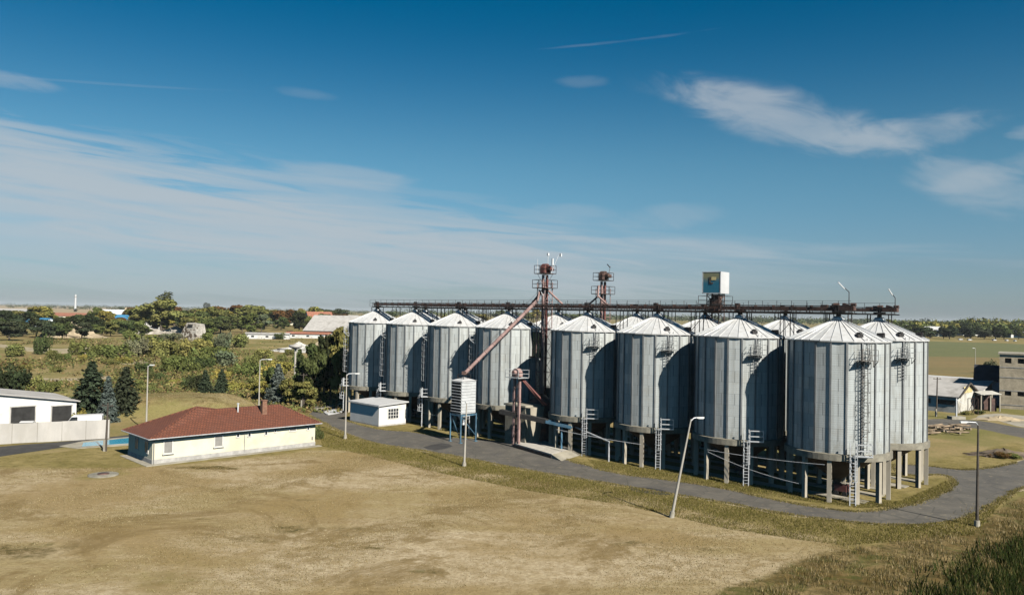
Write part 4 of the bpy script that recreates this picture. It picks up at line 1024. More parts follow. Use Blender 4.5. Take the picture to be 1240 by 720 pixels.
t = lamp(at(562, 564), 6.9, .1, R(100), (.15, 0), 'bare pale pole on the verge in front of the louvred bin')
t['category'] = 'pole'
def wpole(loc, h, lab, m='wooddark', grp='utility poles'):
    t = thing('utility_pole', lab, 'pole', loc, 0, grp); MB().tube((0, 0, 0), (.1, 0, h), .14, .09, 9).build('pole', m, t)
    MB().bar((-.12, -.05, 0), (-.12, -.05, 1.4), .24).build('pole_foot', 'pad', t); MB().bar((-.6, 0, h-.3), (.8, 0, h-.3), .08).tube((-.5, 0, h-.3), (-.5, 0, h-.1), .05).tube((.6, 0, h-.3), (.6, 0, h-.1), .05).build('crossarm', m, t); return t
wpole(at(128, 546), 5.6, 'dark wooden pole with a pale concrete foot beside the pool')
wpole(at(366, 494), 6.0, 'thin dark post beside the small tree behind the red roof')
wpole(at(1134, 504), 7.0, 'dark thin post in front of the long pale sheds on the right')
t = thing('loudspeaker_mast', 'grey mast with a wide funnel head standing in the scrub', 'mast', at(357, 457))
MB().tube((0, 0, 0), (0, 0, 7.0), .3, .25, 8).build('mast', 'polec', t); MB().lathe([(.3, 7.0), (1.6, 7.6), (1.6, 8.1), (0, 8.2)], 16).build('funnel_head', 'asbest', t)
t = thing('standpipe', 'pale short post on a concrete block by the side road on the right', 'post', at(1158, 507))
MB().tube((0, 0, 0), (0, 0, 3.6), .14, .12, 8).build('pole', 'pale', t); MB().box((0, 0, .25), (2.4, 1.6, .5)).build('base', 'pad', t); MB().bar((0, 0, 3.4), (1.4, 0, 2.6), .08).build('arm', 'pale', t)

# ------------------------------------------------------------------ right: long sheds, ruin, lean-to, wood pile
def gable(name, lab, cat, loc, rz, L, Wd, he, hr, wall='white', roof='asbest', ov=.4, doors=(), g=None, ends=0, wins=(), ridge=False):
    """local x = length (ridge), local y = depth"""
    t = thing(name, lab, cat, loc, rz, g)
    b = MB(); b.add([(0, 0, 0), (L, 0, 0), (L, Wd, 0), (0, Wd, 0), (0, 0, he), (L, 0, he), (L, Wd, he), (0, Wd, he), (0, Wd/2, hr), (L, Wd/2, hr)],
          [(0, 1, 5, 4), (2, 3, 7, 6), (1, 2, 6, 9, 5), (3, 0, 4, 8, 7)]); b.build('wall', wall, t)
    s = (hr-he)/(Wd/2); b = MB()
    for sg in (0, 1):
        ya, yb = (-ov, Wd/2) if sg == 0 else (Wd+ov, Wd/2); za = he-ov*s+.03; zb_ = hr+.03
        vs = [(-ov, ya, za), (L+ov, ya, za), (L+ov, yb, zb_), (-ov, yb, zb_)]
        b.add(vs+[(x, y, z+.12) for x, y, z in vs], [(3, 2, 1, 0), (4, 5, 6, 7), (0, 1, 5, 4), (1, 2, 6, 5), (2, 3, 7, 6), (3, 0, 4, 7)] if sg == 0 else [(0, 1, 2, 3), (7, 6, 5, 4), (4, 5, 1, 0), (5, 6, 2, 1), (6, 7, 3, 2), (7, 4, 0, 3)])
    r = b.build('roof', roof, t)
    for x, z, w, h in doors: MB().box((x, -.02, z), (w, .07, h)).build('window', 'glass', t)
    for y, z, w, h in wins: MB().box((L+.02, y, z), (.07, w, h)).build('window', 'glass', t)
    return t
NR = RZ          # local x along ROW
c0 = Vector((83.4, 147.4, 0))-ROW*44
t = gable('long_shed', 'long low shed with a pale grey sheet roof, its white gable facing right', 'shed', c0, NR, 44, 12, 3.0, 5.0, 'stained', 'asbest')
b = MB()
for k in range(10): b.box((2.5+k*4.4, -.03, 1.9), (3.2, .08, .9))
b.build('dark_wall_panels', 'dark', t)  # row of dark panels along the long wall
MB().bar((44.45, -.4, 2.95), (44.45, 6, 5.3), .14, .3).bar((44.45, 6, 5.3), (44.45, 12.4, 2.95), .14, .3).build('bargeboard', 'wooddark', t)
b = MB(); b.box((44.03, 6, 4.1), (.06, 5, 1.2)); b.build('gable_panel', 'ochre', t)
c1 = c0+DD*14.5-ROW*6
t = gable('long_shed', 'farther long shed with a white ridged roof behind the pale grey one', 'shed', c1, NR, 50, 15, 3.4, 5.0, 'stained', 'asbest')
c2_ = c0+DD*30-ROW*6
t = gable('long_shed', 'farthest thin white shed roof beside the golden field', 'shed', c2_, NR, 54, 10, 3.2, 4.4, 'stained', 'whiteroof')
c3 = at(1181, 489)
t = gable('dark_roof_house', 'white house with blue shade painted into its walls and a black pitched roof beside the ruin', 'house', c3, NR+R(13), 8, 8, 5.1, 7.9, 'bluewhite', 'darkroof', doors=((2, 2.2, 1., 1.), (6, 2.2, 1, 1)))  # walls are white; the blue is skylit shade put into their colour
# lean-to
c4 = at(1188, 497.5)
t = thing('lean_to', 'rusty open lean-to with pale posts between the shed and the ruin', 'shelter', c4, NR+R(40))
for x in (0, 1.7, 3.4):
    for y in (0, 3.): MB().box((x, y, 1.55), (.2, .2, 3.1+y*.05)).build('post', 'leg', t)
b = MB(); b.add([(-.2, -.3, 3.15), (3.6, -.3, 3.3), (3.6, 3.4, 3.6), (-.2, 3.4, 3.45), (-.2, -.3, 3.25), (3.6, -.3, 3.4), (3.6, 3.4, 3.7), (-.2, 3.4, 3.55)], [(3, 2, 1, 0), (4, 5, 6, 7), (0, 1, 5, 4), (1, 2, 6, 5), (2, 3, 7, 6), (3, 0, 4, 7)]); b.build('roof', 'stained', t)
MB().box((1.7, 3.15, 1.4), (3.4, .1, 2.8)).build('back_wall', 'rust', t)
MB().box((2.6, 1.2, 1.2), (.9, 1.4, 2.4)).build('stored_crate', 'rust', t)
for i_, px_ in enumerate((1172, 1177)):
    t = thing('steel_trestle', ('left', 'right')[i_]+' one of the two rusty frames standing before the white gable', 'frame', at(px_, 501), NR)
    b = MB()
    for x in (0, 1.0):
        b.bar((x, 0, 0), (x, 0, 2.9), .1)
    b.bar((0, 0, 2.9), (1, 0, 2.9), .1).bar((0, 0, .2), (1, 0, 2.7), .07); b.build('frame', 'rust', t)
c5 = at(1210, 494)
t = thing('concrete_ruin', 'bare flat roofed concrete block building with square window holes', 'building', c5, NR+R(13))
def wall_with_holes(t, L, H, holes, m, th=.35):
    xs = sorted({0, L, *[h[0] for h in holes], *[h[1] for h in holes]}); zs = sorted({0, H, *[h[2] for h in holes], *[h[3] for h in holes]}); b = MB()
    for a_, b_ in zip(xs[:-1], xs[1:]):
        for c_, d_ in zip(zs[:-1], zs[1:]):
            if any(h[0] <= (a_+b_)/2 <= h[1] and h[2] <= (c_+d_)/2 <= h[3] for h in holes): continue
            b.add([(a_, 0, c_), (b_, 0, c_), (b_, 0, d_), (a_, 0, d_)], [(0, 1, 2, 3)]); 
    for h in holes:
        b.add([(h[0], 0, h[2]), (h[1], 0, h[2]), (h[1], 0, h[3]), (h[0], 0, h[3]), (h[0], th, h[2]), (h[1], th, h[2]), (h[1], th, h[3]), (h[0], th, h[3])], [(0, 4, 5, 1), (1, 5, 6, 2), (2, 6, 7, 3), (3, 7, 4, 0)])
    return b.build('wall', m, t)
holes = [(.9+i*2.15, 2.0+i*2.15, z_, z_+1.0) for i in range(7) for z_ in (2.6, 9.0)]
wm = simple('block_wall', (.40, .345, .25), .95, 0, .2, .8, dirt=(.24, .205, .15), dirt_amt=.6, bump=.05)
wall_with_holes(t, 16, 10.7, holes, wm)
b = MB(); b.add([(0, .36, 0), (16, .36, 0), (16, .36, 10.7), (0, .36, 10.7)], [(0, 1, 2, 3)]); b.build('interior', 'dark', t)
b = MB(); b.add([(0, 0, 0), (0, 9, 0), (0, 9, 10.7), (0, 0, 10.7), (16, 0, 0), (16, 9, 0), (16, 9, 10.7), (16, 0, 10.7)], [(3, 2, 1, 0), (4, 5, 6, 7), (1, 5, 6, 2)][:3]); b.build('side_wall', wm, t)
MB().prism([(-.25, -.25), (16.25, -.25), (16.25, 9.2), (-.25, 9.2)], 10.7, 11.0).build('roof_slab', 'pad', t)
b = MB()
for z_ in (.8, 3.6, 6.2, 8.2): b.box((8, -.03, z_), (16, .06, .12))
b.build('string_course', 'plinth', t)
MB().tube((7.5, 3, 11), (7.5, 3, 12.4), .12).build('vent_pipe', 'pad', t)
b = MB(); b.add([(4.2, -.02, 4.2), (5.2, -.02, 3.3), (5.9, -.02, 4.5), (5.4, -.02, 5.6), (6.2, -.02, 6.4), (4.6, -.02, 6.5)], [(0, 1, 2, 3, 4, 5)]); b.build('patched_render', 'leg', t)
# log pile and rubble
lc = at(1133, 524)
kinds = [('log', 'weathered log in the jumbled pile behind the nearest silo')]
for i in range(26):
    L_ = random.uniform(1.6, 3.6); a_ = random.uniform(-.3, .9)+ (0 if i % 3 else 1.2); p = at(random.uniform(1124, 1165), random.uniform(519, 527)); z_ = random.uniform(.15, .75); r_ = random.uniform(.1, .2)
    o = MB().tube((-L_/2, 0, 0), (L_/2, 0, random.uniform(-.2, .3)), r_, r_*.85, 8).build('log', 'log', None, (p.x, p.y, z_), a_)
    tag(o, 'weathered log in the jumbled pile beyond the silo at the right', 'log', 'logs in the pile beyond the right silo')
def heap(name, lab, loc, rx, ry, h, m, cat, rz=0., n=22):
    b = MB(); rs = np.random.default_rng(int(abs(loc[0]*13+loc[1]))); vs = []; rings = 7
    for i in range(rings+1):
        q = i/rings
        for k in range(n):
            t_ = 2*math.pi*k/n; w = q*(1+.14*rs.standard_normal()); vs.append((rx*w*math.cos(t_), ry*w*math.sin(t_), h*max(0, (1-q)**1.0)*(1+.12*rs.standard_normal())-(.05 if i == rings else 0)))
    b.add(vs, [(i*n+k, i*n+(k+1) % n, (i+1)*n+(k+1) % n, (i+1)*n+k) for i in range(rings) for k in range(n)], False)
    o = b.build(name, m, None, loc, rz); return tag(o, lab, cat)
heap('rubble_heap', 'flat brushy rubble heap in the grass right of the logs', at(1215, 551), 5, 2.2, .8, 'hopper', 'heap')
heap('sand_pile', 'sandy earth mound on the yard before the ruin', at(1212, 508), 5, 2, .7, 'sand', 'pile')
heap('sand_heap', 'pale cone shaped sand heap by the track at the left', at(87, 408), 18, 12, 6.5, 'sand', 'heap')
heap('gravel_heap', 'white gravel spread in the scrub left of the far silo', at(375, 425), 17, 12, 2.2, 'whitestone', 'heap')
heap('earth_heap', 'tan earth bank beside the white gravel', at(402, 424), 12, 12, 6.5, 'sand', 'heap')
heap('rubble_heap', 'small white rubble patch up the slope behind the gravel', at(362, 418.5), 4, 3, 1.8, 'whitestone', 'heap')
heap('rubble_heap', 'long pale rubble heap among the shrubs left of the concrete relic', at(178, 404), 16, 5, 4.0, 'rubble', 'heap')
heap('rubble_heap', 'pale rubble heap below the big broad tree', at(213, 403), 14, 5, 4, 'rubble', 'heap')
# crumbling concrete relic
rl_ = at(231, 412)
t = thing('concrete_relic', 'crumbling whitish concrete tower stump leaning in the scrub', 'ruin', rl_, R(-20))
b = MB(); b.add([(-6, -3, 0), (6, -3, 0), (6, 5, 0), (-6, 5, 0), (-1.5, -1.5, 9), (5.2, -2, 8.6), (5, 4, 8.4), (-1.0, 4, 9)], [(0, 1, 5, 4), (1, 2, 6, 5), (2, 3, 7, 6), (3, 0, 4, 7), (4, 5, 6, 7)]); b.build('stump', 'rubble', t)
MB().box((1.5, -2.2, 7.6), (2.6, .8, 1.4)).build('opening', 'dark', t)
rs = np.random.default_rng(3); b = MB()
for i in range(40): u_, v_ = rs.uniform(0, 1), rs.uniform(.05, .9); x = (-6+4.5*v_)*(1-u_)+(6-.8*v_)*u_; b.box((x, -3+1.5*v_-.05, 9*v_*.95), (rs.uniform(.5, 1.4), .5, rs.uniform(.5, 1.6)), Matrix.Rotation(rs.uniform(0, 3), 3, 'Y'))
b.build('debris', 'hopper', t)

# ------------------------------------------------------------------ background buildings
def bg_house(lab, px, py, L, Wd, he, hr, wall, roof, rz=0., nm='house', cat='house', n=3):
    p = at(px, py); return gable(nm, lab, cat, p-Vector((L/2, 0, 0)), rz, L, Wd, he, hr, wall, roof, .5, doors=[(L*(i+.5)/n, he*.5, min(1.6, L/n*.4), he*.35) for i in range(n)])
bg_house('grey roofed open barn left of the farthest silo', 404, 409.5, 36, 34, 4.5, 13.5, 'wooddark', 'asbest', R(-8), 'barn', 'barn')
bg_house('white dormer house above the grey barn roof', 424, 396, 14, 14, 11, 11.8, 'white', 'whiteroof', R(8), 'block', 'building')
bg_house('blue roofed hall behind the trees at left', 151, 394, 34, 18, 5.5, 9, 'white', 'blueroof', R(10), 'hall', 'hall')
bg_house('grey white hall behind the blue roofed hall', 141, 387, 46, 24, 7, 12, 'bluewhite', 'bluewhite', R(6), 'hall', 'hall')
bg_house('long low shed with a blue grey roof among dark trees at far left', 30, 397, 60, 16, 4, 7.5, 'bluewhite', 'blueroof', R(-24), 'shed', 'shed', 5)
bg_house('white house at the left frame edge in the dark trees', -2, 391, 14, 12, 7, 9, 'white', 'whiteroof', 0)
bg_house('cream house with a reddish roof behind the yellow tree', 84, 390, 50, 20, 6, 9, 'creamlight', 'terracotta', R(3), 'house', 'house', 5)
bg_house('pale house with a tan roof left of the big broad tree', 165, 388, 28, 18, 8, 15, 'creamlight', 'sand', R(20))
bg_house('tiny white cottage below the big broad tree', 180, 399, 12, 9, 5, 6.0, 'white', 'whiteroof', R(5), 'house', 'house', 2)
bg_house('long white factory on the horizon above the scrub', 340, 385, 62, 30, 5, 7, 'creamlight', 'whiteroof', R(2), 'factory', 'factory', 8)
bg_house('terracotta roofed house between trees left of the barn', 390, 398, 22, 20, 7, 15, 'white', 'terracotta', R(30))
bg_house('white low wall building by the scrub edge', 323, 410.3, 24, 4, 2.8, 3.4, 'white', 'asbest', R(2), 'shed', 'shed')
bg_house('long low pink topped shed left of the grey barn', 373, 409.3, 26, 5, 2.6, 3.6, 'white', 'terracotta', R(-3), 'shed', 'shed')
bg_house('cream house hidden in autumn trees', 345, 393, 16, 10, 6, 9, 'creamlight', 'terracotta', R(8), 'house', 'house')
bg_house('long pale horizon shed at far left', 24, 379, 90, 20, 5, 8, 'whiteroof', 'asbest', R(2), 'shed', 'shed', 6)
bg_house('white house by the right wood edge', 1110, 405.5, 34, 22, 7, 12, 'white', 'whiteroof', R(10))
bg_house('second white house at the wood edge, nearer the silo roofs', 1133, 407, 26, 18, 6, 11, 'creamlight', 'whiteroof', R(-12))
bg_house('long white greenhouse roof before the dark wood on the right', 1195, 406.5, 62, 20, 6, 8.5, 'white', 'whiteroof', R(2), 'greenhouse', 'greenhouse', 5)
bg_house('low white shed at the right frame edge by the wood', 1236, 409, 22, 12, 5, 7, 'white', 'whiteroof', 0, 'shed', 'shed')
t = thing('white_dome', 'white rounded storage dome rising behind the trees left of the silos', 'dome', at(395, 393))
d_ = MB(); n = 12; rr_ = 6
for i in range(n):
    a1, a2 = math.pi*i/n, math.pi*(i+1)/n
    d_.add([(-6.5, rr_*math.cos(a1), 7*math.sin(a1)+3), (6.5, rr_*math.cos(a1), 7*math.sin(a1)+8), (6.5, rr_*math.cos(a2), 7*math.sin(a2)+8), (-6.5, rr_*math.cos(a2), 7*math.sin(a2)+3)], [(0, 1, 2, 3)], True)
for sx, zz in ((-6.5, 3), (6.5, 8)): d_.add([(sx, rr_*math.cos(math.pi*i/n), 7*math.sin(math.pi*i/n)+zz) for i in range(n+1)], [tuple(range(n+1))])
d_.box((0, 0, 1.5), (13, 12, 3)); d_.build('shell', 'whiteroof', t); t.rotation_euler.z = R(12)
t = thing('factory_chimney', 'slim pale factory chimney on the left horizon', 'chimney', at(91, 376.5))
MB().tube((0, 0, 0), (0, 0, 46), 3.2, 2.4, 14).build('stack', 'whiteroof', t); MB().tube((0, 0, 38), (0, 0, 40), 2.9, 2.9, 14).build('band', 'pad', t)
for i, px_ in enumerate((1163, 1174, 1204, 1219, 1229)):
    car(['white', 'silver white', 'white', 'pale', 'white'][i]+' distant car, '+['first', 'second', 'third', 'fourth', 'last'][i]+' from the left before the right wood', at(px_, 411.5+.4*i), R(5+9*i), g='distant cars before the right wood')

# ------------------------------------------------------------------ vegetation
def leaves_mesh(name, pts, size, nrm=None, tone=None, flat=.0, rs=None):
    """one quad per leaf clump, turned at random, tone stored per vertex"""
    rs = rs or np.random.default_rng(1); n = len(pts)
    a = rs.standard_normal((n, 3)); 
    if nrm is not None: a = a*.75+nrm*1.0
    a /= np.linalg.norm(a, axis=1, keepdims=True)+1e-9
    b = rs.standard_normal((n, 3)); u = np.cross(a, b); u /= np.linalg.norm(u, axis=1, keepdims=True)+1e-9; v = np.cross(a, u)
    s = size*(rs.uniform(.55, 1.35, (n, 1))); u = u*s; v = v*s*rs.uniform(.5, 1., (n, 1))
    V = np.stack([pts-u-v*.6, pts+u*.9-v, pts+u+v*.7, pts-u*.8+v], 1).reshape(-1, 3)
    me = bpy.data.meshes.new(name); me.vertices.add(4*n); me.vertices.foreach_set('co', V.astype(np.float32).ravel())
    me.loops.add(4*n); me.loops.foreach_set('vertex_index', np.arange(4*n, dtype=np.int32)); me.polygons.add(n)
    me.polygons.foreach_set('loop_start', np.arange(0, 4*n, 4, dtype=np.int32)); me.polygons.foreach_set('loop_total', np.full(n, 4, np.int32))
    me.update(calc_edges=True)
    if tone is None: tone = np.repeat(rs.uniform(.7, 1.3, (n, 1)), 3, 1)
    c = np.concatenate([tone, np.ones((n, 1))], 1); c = np.repeat(c, 4, 0)
    at_ = me.color_attributes.new('tone', 'FLOAT_COLOR', 'POINT'); at_.data.foreach_set('color', c.astype(np.float32).ravel())
    me.materials.append(M['leaf']); return me
def crown(seed, n=2600, kind='broad', leaf=.032):
    rs = np.random.default_rng(seed); pts, nr, tn = [], [], []
    if kind == 'poplar': lobes = [((rs.uniform(-.05, .05), rs.uniform(-.05, .05), .2+.75*i/9), (.10+.05*math.sin(math.pi*(i+1)/10), .0, .10)) for i in range(10)]
    elif kind == 'bush': lobes = [((rs.uniform(-.55, .55), rs.uniform(-.5, .5), rs.uniform(.15, .62)), (rs.uniform(.2, .36), 0, rs.uniform(.18, .34))) for i in range(13)]
    else:
        lobes = []
        for i in range(17):
            z = rs.uniform(.26, .9); rad = .38*math.sqrt(max(.08, 1-((z-.55)/.44)**2)); a_ = rs.uniform(0, 6.28); q = rad*rs.uniform(.25, 1.)
            lobes.append(((q*math.cos(a_), q*math.sin(a_), z), (rs.uniform(.10, .19), 0, rs.uniform(.08, .15))))
    w = np.array([l[1][0]**2 for l in lobes]); w = w/w.sum()
    for l, wi in zip(lobes, w):
        m = max(20, int(n*wi)); d = rs.standard_normal((m, 3)); d /= np.linalg.norm(d, axis=1, keepdims=True)
        r = (.55+.5*rs.random((m, 1))**.7)*(1+.16*np.sin(d[:, :1]*7+seed)*np.cos(d[:, 1:2]*6)); S = np.array([l[1][0], l[1][0], l[1][2]])
        pts.append(np.array(l[0])+d*r*S); nr.append(d+np.array([0, 0, .35])); base = rs.uniform(.72, 1.28)
        t_ = base*rs.uniform(.75, 1.25, (m, 1)); tn.append(np.concatenate([t_*rs.uniform(.93, 1.08), t_, t_*.95], 1))
    P_ = np.concatenate(pts); P_[:, 2] = np.maximum(P_[:, 2], .01); 
    return leaves_mesh('crown', P_, leaf, np.concatenate(nr), np.concatenate(tn), rs=rs)
def conifer(seed, n=42, fat=.30):
    rs = np.random.default_rng(seed); pts, nr, tn = [], [], []
    for i in range(n):
        z = .06+.93*(i/n)**.92; R_ = fat*(1-z)**.85+.012; nb = int(7+6*(1-z))
        for k in range(nb):
            a_ = rs.uniform(0, 6.28); L_ = R_*rs.uniform(.7, 1.18); m = int(6+22*L_/fat); q = rs.random((m, 1))**.6
            dirv = np.array([[math.cos(a_), math.sin(a_), 0]]); p = dirv*q*L_; p = p+np.array([[0, 0, z]])-np.array([[0, 0, 1]])*(q**1.6*L_*.38)+rs.standard_normal((m, 3))*.010
            pts.append(p); nr.append(np.repeat(dirv*.5+np.array([[0, 0, .7]]), m, 0)); b_ = rs.uniform(.65, 1.3); t_ = b_*rs.uniform(.8, 1.2, (m, 1)); tn.append(np.concatenate([t_, t_, t_], 1))
    return leaves_mesh('crown', np.concatenate(pts), .017, np.concatenate(nr), np.concatenate(tn), rs=rs)
def trunk_mesh(kind, seed):
    rs = np.random.default_rng(seed); b = MB()
    if kind == 'conifer': b.tube((0, 0, 0), (0, 0, .9), .018, .004, 8)
    elif kind == 'bush':
        for i in range(6): a_ = rs.uniform(0, 6.28); b.tube((0, 0, 0), (.35*math.cos(a_), .35*math.sin(a_), .45), .02, .008, 5)
    else:
        b.tube((0, 0, 0), (.01, 0, .38), .026, .018, 8).tube((.01, 0, .38), (0, .01, .75), .018, .006, 6)
        for i in range(7): a_ = rs.uniform(0, 6.28); z = rs.uniform(.25, .5); b.tube((0, 0, z), (.25*math.cos(a_), .25*math.sin(a_), z+rs.uniform(.1, .28)), .012, .004, 5)
    me = bpy.data.meshes.new('trunk'); me.from_pydata(b.v, [], b.f); me.materials.append(M['bark']); return me
CR = {'broad': [crown(s, 2800) for s in (11, 12, 13, 14, 15)], 'poplar': [crown(s, 1500, 'poplar', .02) for s in (21, 22)], 'bush': [crown(s, 2000, 'bush', .045) for s in (31, 32, 33, 34)], 'conifer': [conifer(41), conifer(42, 44, .24), conifer(43, 40, .34)]}
TM = {k: trunk_mesh(k, 5) for k in CR}
PAL = {'green': (.125, .15, .05), 'olive': (.165, .17, .06), 'yellow': (.25, .225, .065), 'dark': (.042, .052, .026), 'rust': (.12, .07, .03), 'grey': (.13, .145, .09), 'blue': (.12, .145, .13), 'spruce': (.055, .07, .042), 'deep': (.085, .105, .042)}
NAMES = {'broad': ('tree', 'tree'), 'poplar': ('poplar', 'tree'), 'bush': ('bush', 'bush'), 'conifer': ('conifer', 'tree')}
def plant(kind, loc, h, w, col, lab, grp=None, nm=None, parts=True, i=None):
    c = PAL[col] if isinstance(col, str) else col; j = random.uniform(.85, 1.18); c = (c[0]*j*random.uniform(.93, 1.1), c[1]*j, c[2]*j, 1)
    me_ = CR[kind][i if i is not None else random.randrange(len(CR[kind]))]
    t = thing(nm or NAMES[kind][0], lab, NAMES[kind][1], loc, random.uniform(0, 6.28), grp); t.scale = (w, w, h)
    o = bpy.data.objects.new('crown', me_); COL.objects.link(o); o.parent = t; o.color = c
    o2 = bpy.data.objects.new('trunk', TM[kind]); COL.objects.link(o2); o2.parent = t
    return t
def px_h(p, hpx): return hpx*p.y/F
def P(kind, x, y, hpx, wpx, col, lab, **k):
    p = at(x, y); n = {'broad': .82, 'poplar': .32, 'bush': 1.5, 'conifer': .60}[kind]
    return plant(kind, p, px_h(p, hpx), px_h(p, wpx)/n, col, lab, **k)
# near and distinct ones
P('conifer', 110, 509, 72, 62, 'spruce', 'broad dark spruce at the corner of the workshop wall', i=0)
P('conifer', 130, 511, 56, 34, 'blue', 'silvery blue spruce between two dark spruces', i=1)
P('conifer', 151, 505, 62, 46, 'spruce', 'dark spruce right of the silvery blue one', i=2)
P('bush', 102, 515, 24, 24, 'yellow', 'bright green shrub at the end of the pale wall')
P('bush', 120, 513, 13, 22, 'grey', 'dry grey shrub behind the right end of the pale wall')
P('conifer', 248, 479, 32, 22, 'spruce', 'small dark fir left of a twin, in the scrub above the mound', i=2)
P('conifer', 268, 480, 34, 24, 'spruce', 'small dark fir right of its twin, in the scrub above the mound', i=0)
P('conifer', 336, 490, 50, 36, 'blue', 'blue grey spruce behind the lamp over the red roof', i=0)
P('broad', 312, 486, 26, 26, 'yellow', 'yellow autumn tree left of the blue grey spruce')
P('broad', 327, 484, 40, 28, 'deep', 'green tree just behind the blue grey spruce')
P('broad', 350, 492, 34, 26, 'olive', 'young olive tree behind the right half of the red roof', i=1)
P('broad', 368, 494, 32, 30, 'olive', 'small spreading tree on a thin trunk by the road entrance', i=2)
P('conifer', 362, 484, 62, 30, 'deep', 'tall green conifer behind the small spreading tree', i=1)
for j_, (x, y, h, w, c, l) in enumerate(((382, 487, 72, 34, 'deep', 'dark bushy tree left in the dark group beside the farthest silo'), (400, 486, 84, 34, 'dark', 'tall dark tree in the middle of the dark group beside the farthest silo'), (413, 488, 92, 36, 'olive', 'tallest tree of the dark group, touching the farthest silo'), (392, 480, 66, 40, 'dark', 'dark tree at the back of the group beside the farthest silo'), (425, 484, 60, 34, 'dark', 'dark tree showing behind the farthest silo'))):
    P('broad', x, y, h, w, c, l, i=j_ % 5)
P('bush', 384, 531, 20, 13, 'deep', 'clipped dark green shrub at the right end of the cream building')
P('bush', 8, 478, 42, 50, 'dark', 'large dark shrub rising over the workshop roof at the left edge')
P('bush', 35, 470, 18, 30, 'olive', 'olive shrub above the workshop roof ridge')
P('bush', 60, 474, 16, 26, 'green', 'rounded green shrub above the right half of the workshop roof')
# shrub belt behind the yellow building and further back
belt = [(20, 434, 16, 30, 'olive'), (47, 431, 30, 30, 'deep'), (62, 434, 16, 24, 'olive'), (92, 430, 22, 16, 'green'), (76, 435, 15, 20, 'green'), (100, 436, 10, 12, 'yellow'), (190, 425, 14, 22, 'yellow'), (150, 441, 10, 22, 'yellow'), (128, 443, 8, 20, 'olive'), (210, 466, 12, 18, 'yellow'), (178, 474, 10, 22, 'olive'), (268, 460, 14, 24, 'yellow'), (285, 452, 12, 20, 'olive'), (322, 428, 9, 18, 'yellow'), (350, 430, 9, 16, 'olive'),
        (118, 432, 22, 36, 'green'), (140, 432, 28, 44, 'green'), (160, 431, 30, 40, 'grey'), (178, 432, 26, 40, 'green'), (198, 430, 26, 40, 'olive'), (216, 432, 24, 36, 'olive'), (236, 437, 36, 44, 'olive'), (254, 441, 34, 44, 'green'), (272, 442, 28, 40, 'grey'),
        (175, 449, 14, 24, 'deep'), (222, 452, 34, 34, 'green'), (205, 455, 22, 28, 'green'), (240, 448, 20, 30, 'deep'), (190, 462, 16, 22, 'deep'), (228, 470, 16, 22, 'deep'), (238, 474, 24, 24, 'dark'), (258, 440, 26, 34, 'olive'),
        (300, 446, 18, 26, 'olive'), (302, 456, 22, 30, 'green'), (318, 440, 18, 30, 'olive'), (290, 470, 14, 26, 'yellow'), (284, 478, 16, 26, 'yellow'), (340, 450, 18, 30, 'yellow'), (330, 462, 24, 30, 'yellow'), (345, 440, 14, 22, 'olive'), (310, 468, 20, 26, 'olive'), (365, 446, 24, 26, 'green'), (374, 455, 32, 26, 'deep'),
        (200, 412, 14, 30, 'grey'), (180, 414, 12, 26, 'grey'), (160, 413, 14, 26, 'green'), (250, 415, 16, 30, 'green'), (272, 416, 14, 26, 'grey'), (290, 418, 18, 30, 'olive'), (245, 424, 20, 30, 'yellow'), (262, 424, 22, 34, 'grey'),
        (305, 405, 10, 18, 'olive'), (340, 408, 10, 16, 'deep'), (353, 407, 10, 16, 'green'), (360, 405, 8, 14, 'yellow'), (135, 440, 8, 14, 'olive'), (30, 448, 9, 20, 'olive'), (70, 448, 8, 16, 'olive'), (95, 470, 9, 20, 'olive'), (205, 440, 10, 16, 'deep'), (28, 445, 8, 14, 'rust'), (165, 468, 10, 20, 'olive'), (150, 480, 9, 18, 'yellow')]
def side(x): return 'left' if x < 150 else ('middle' if x < 250 else 'right')
for x, y, h, w, c in belt:
    h *= random.uniform(.75, 1.12); w *= random.uniform(.7, 1.1); y += random.uniform(-3, 3)
    cw = {'green': 'green', 'olive': 'olive', 'deep': 'deep green', 'grey': 'grey green', 'yellow': 'yellowish', 'dark': 'dark', 'rust': 'rusty'}[c]
    where = 'far edge of the scrubland' if y < 420 else ('shrub belt along the dirt track' if y < 438 else 'near scrubland above the buildings')
    P('bush', x, y, h, w, c, f'{cw} shrub in the {where}, {side(x)} of the scrub', grp=f'{cw} shrubs of the {where}, {side(x)}')
big = [(195, 403, 42, 48, 'olive', 'broad', 'largest broad tree on the left skyline with a pointed tip'), (199, 399, 44, 22, 'deep', 'poplar', 'pointed tree tip rising out of the largest broad tree'), (50, 397, 26, 34, 'yellow', 'broad', 'yellow green round tree on the left skyline'), (125, 400, 24, 26, 'yellow', 'broad', 'yellowing tree left of the blue roofed hall'), (117, 398, 26, 22, 'green', 'broad', 'green tree beside the yellowing tree'),
       (157, 392, 20, 16, 'rust', 'broad', 'rusty autumn tree behind the blue roofed hall'), (254, 397, 26, 32, 'yellow', 'broad', 'yellow tree in the skyline row right of the largest tree'), (250, 376, 10, 9, 'dark', 'broad', 'small dark round tree tip on the horizon'), (344, 398, 24, 26, 'rust', 'broad', 'reddish dark tree in the row before the factory'), (380, 395, 24, 26, 'yellow', 'broad', 'yellow green tree left of the white dome')]
for x, y, h, w, c, k, l in big: P(k, x, y, h, w, c, l)
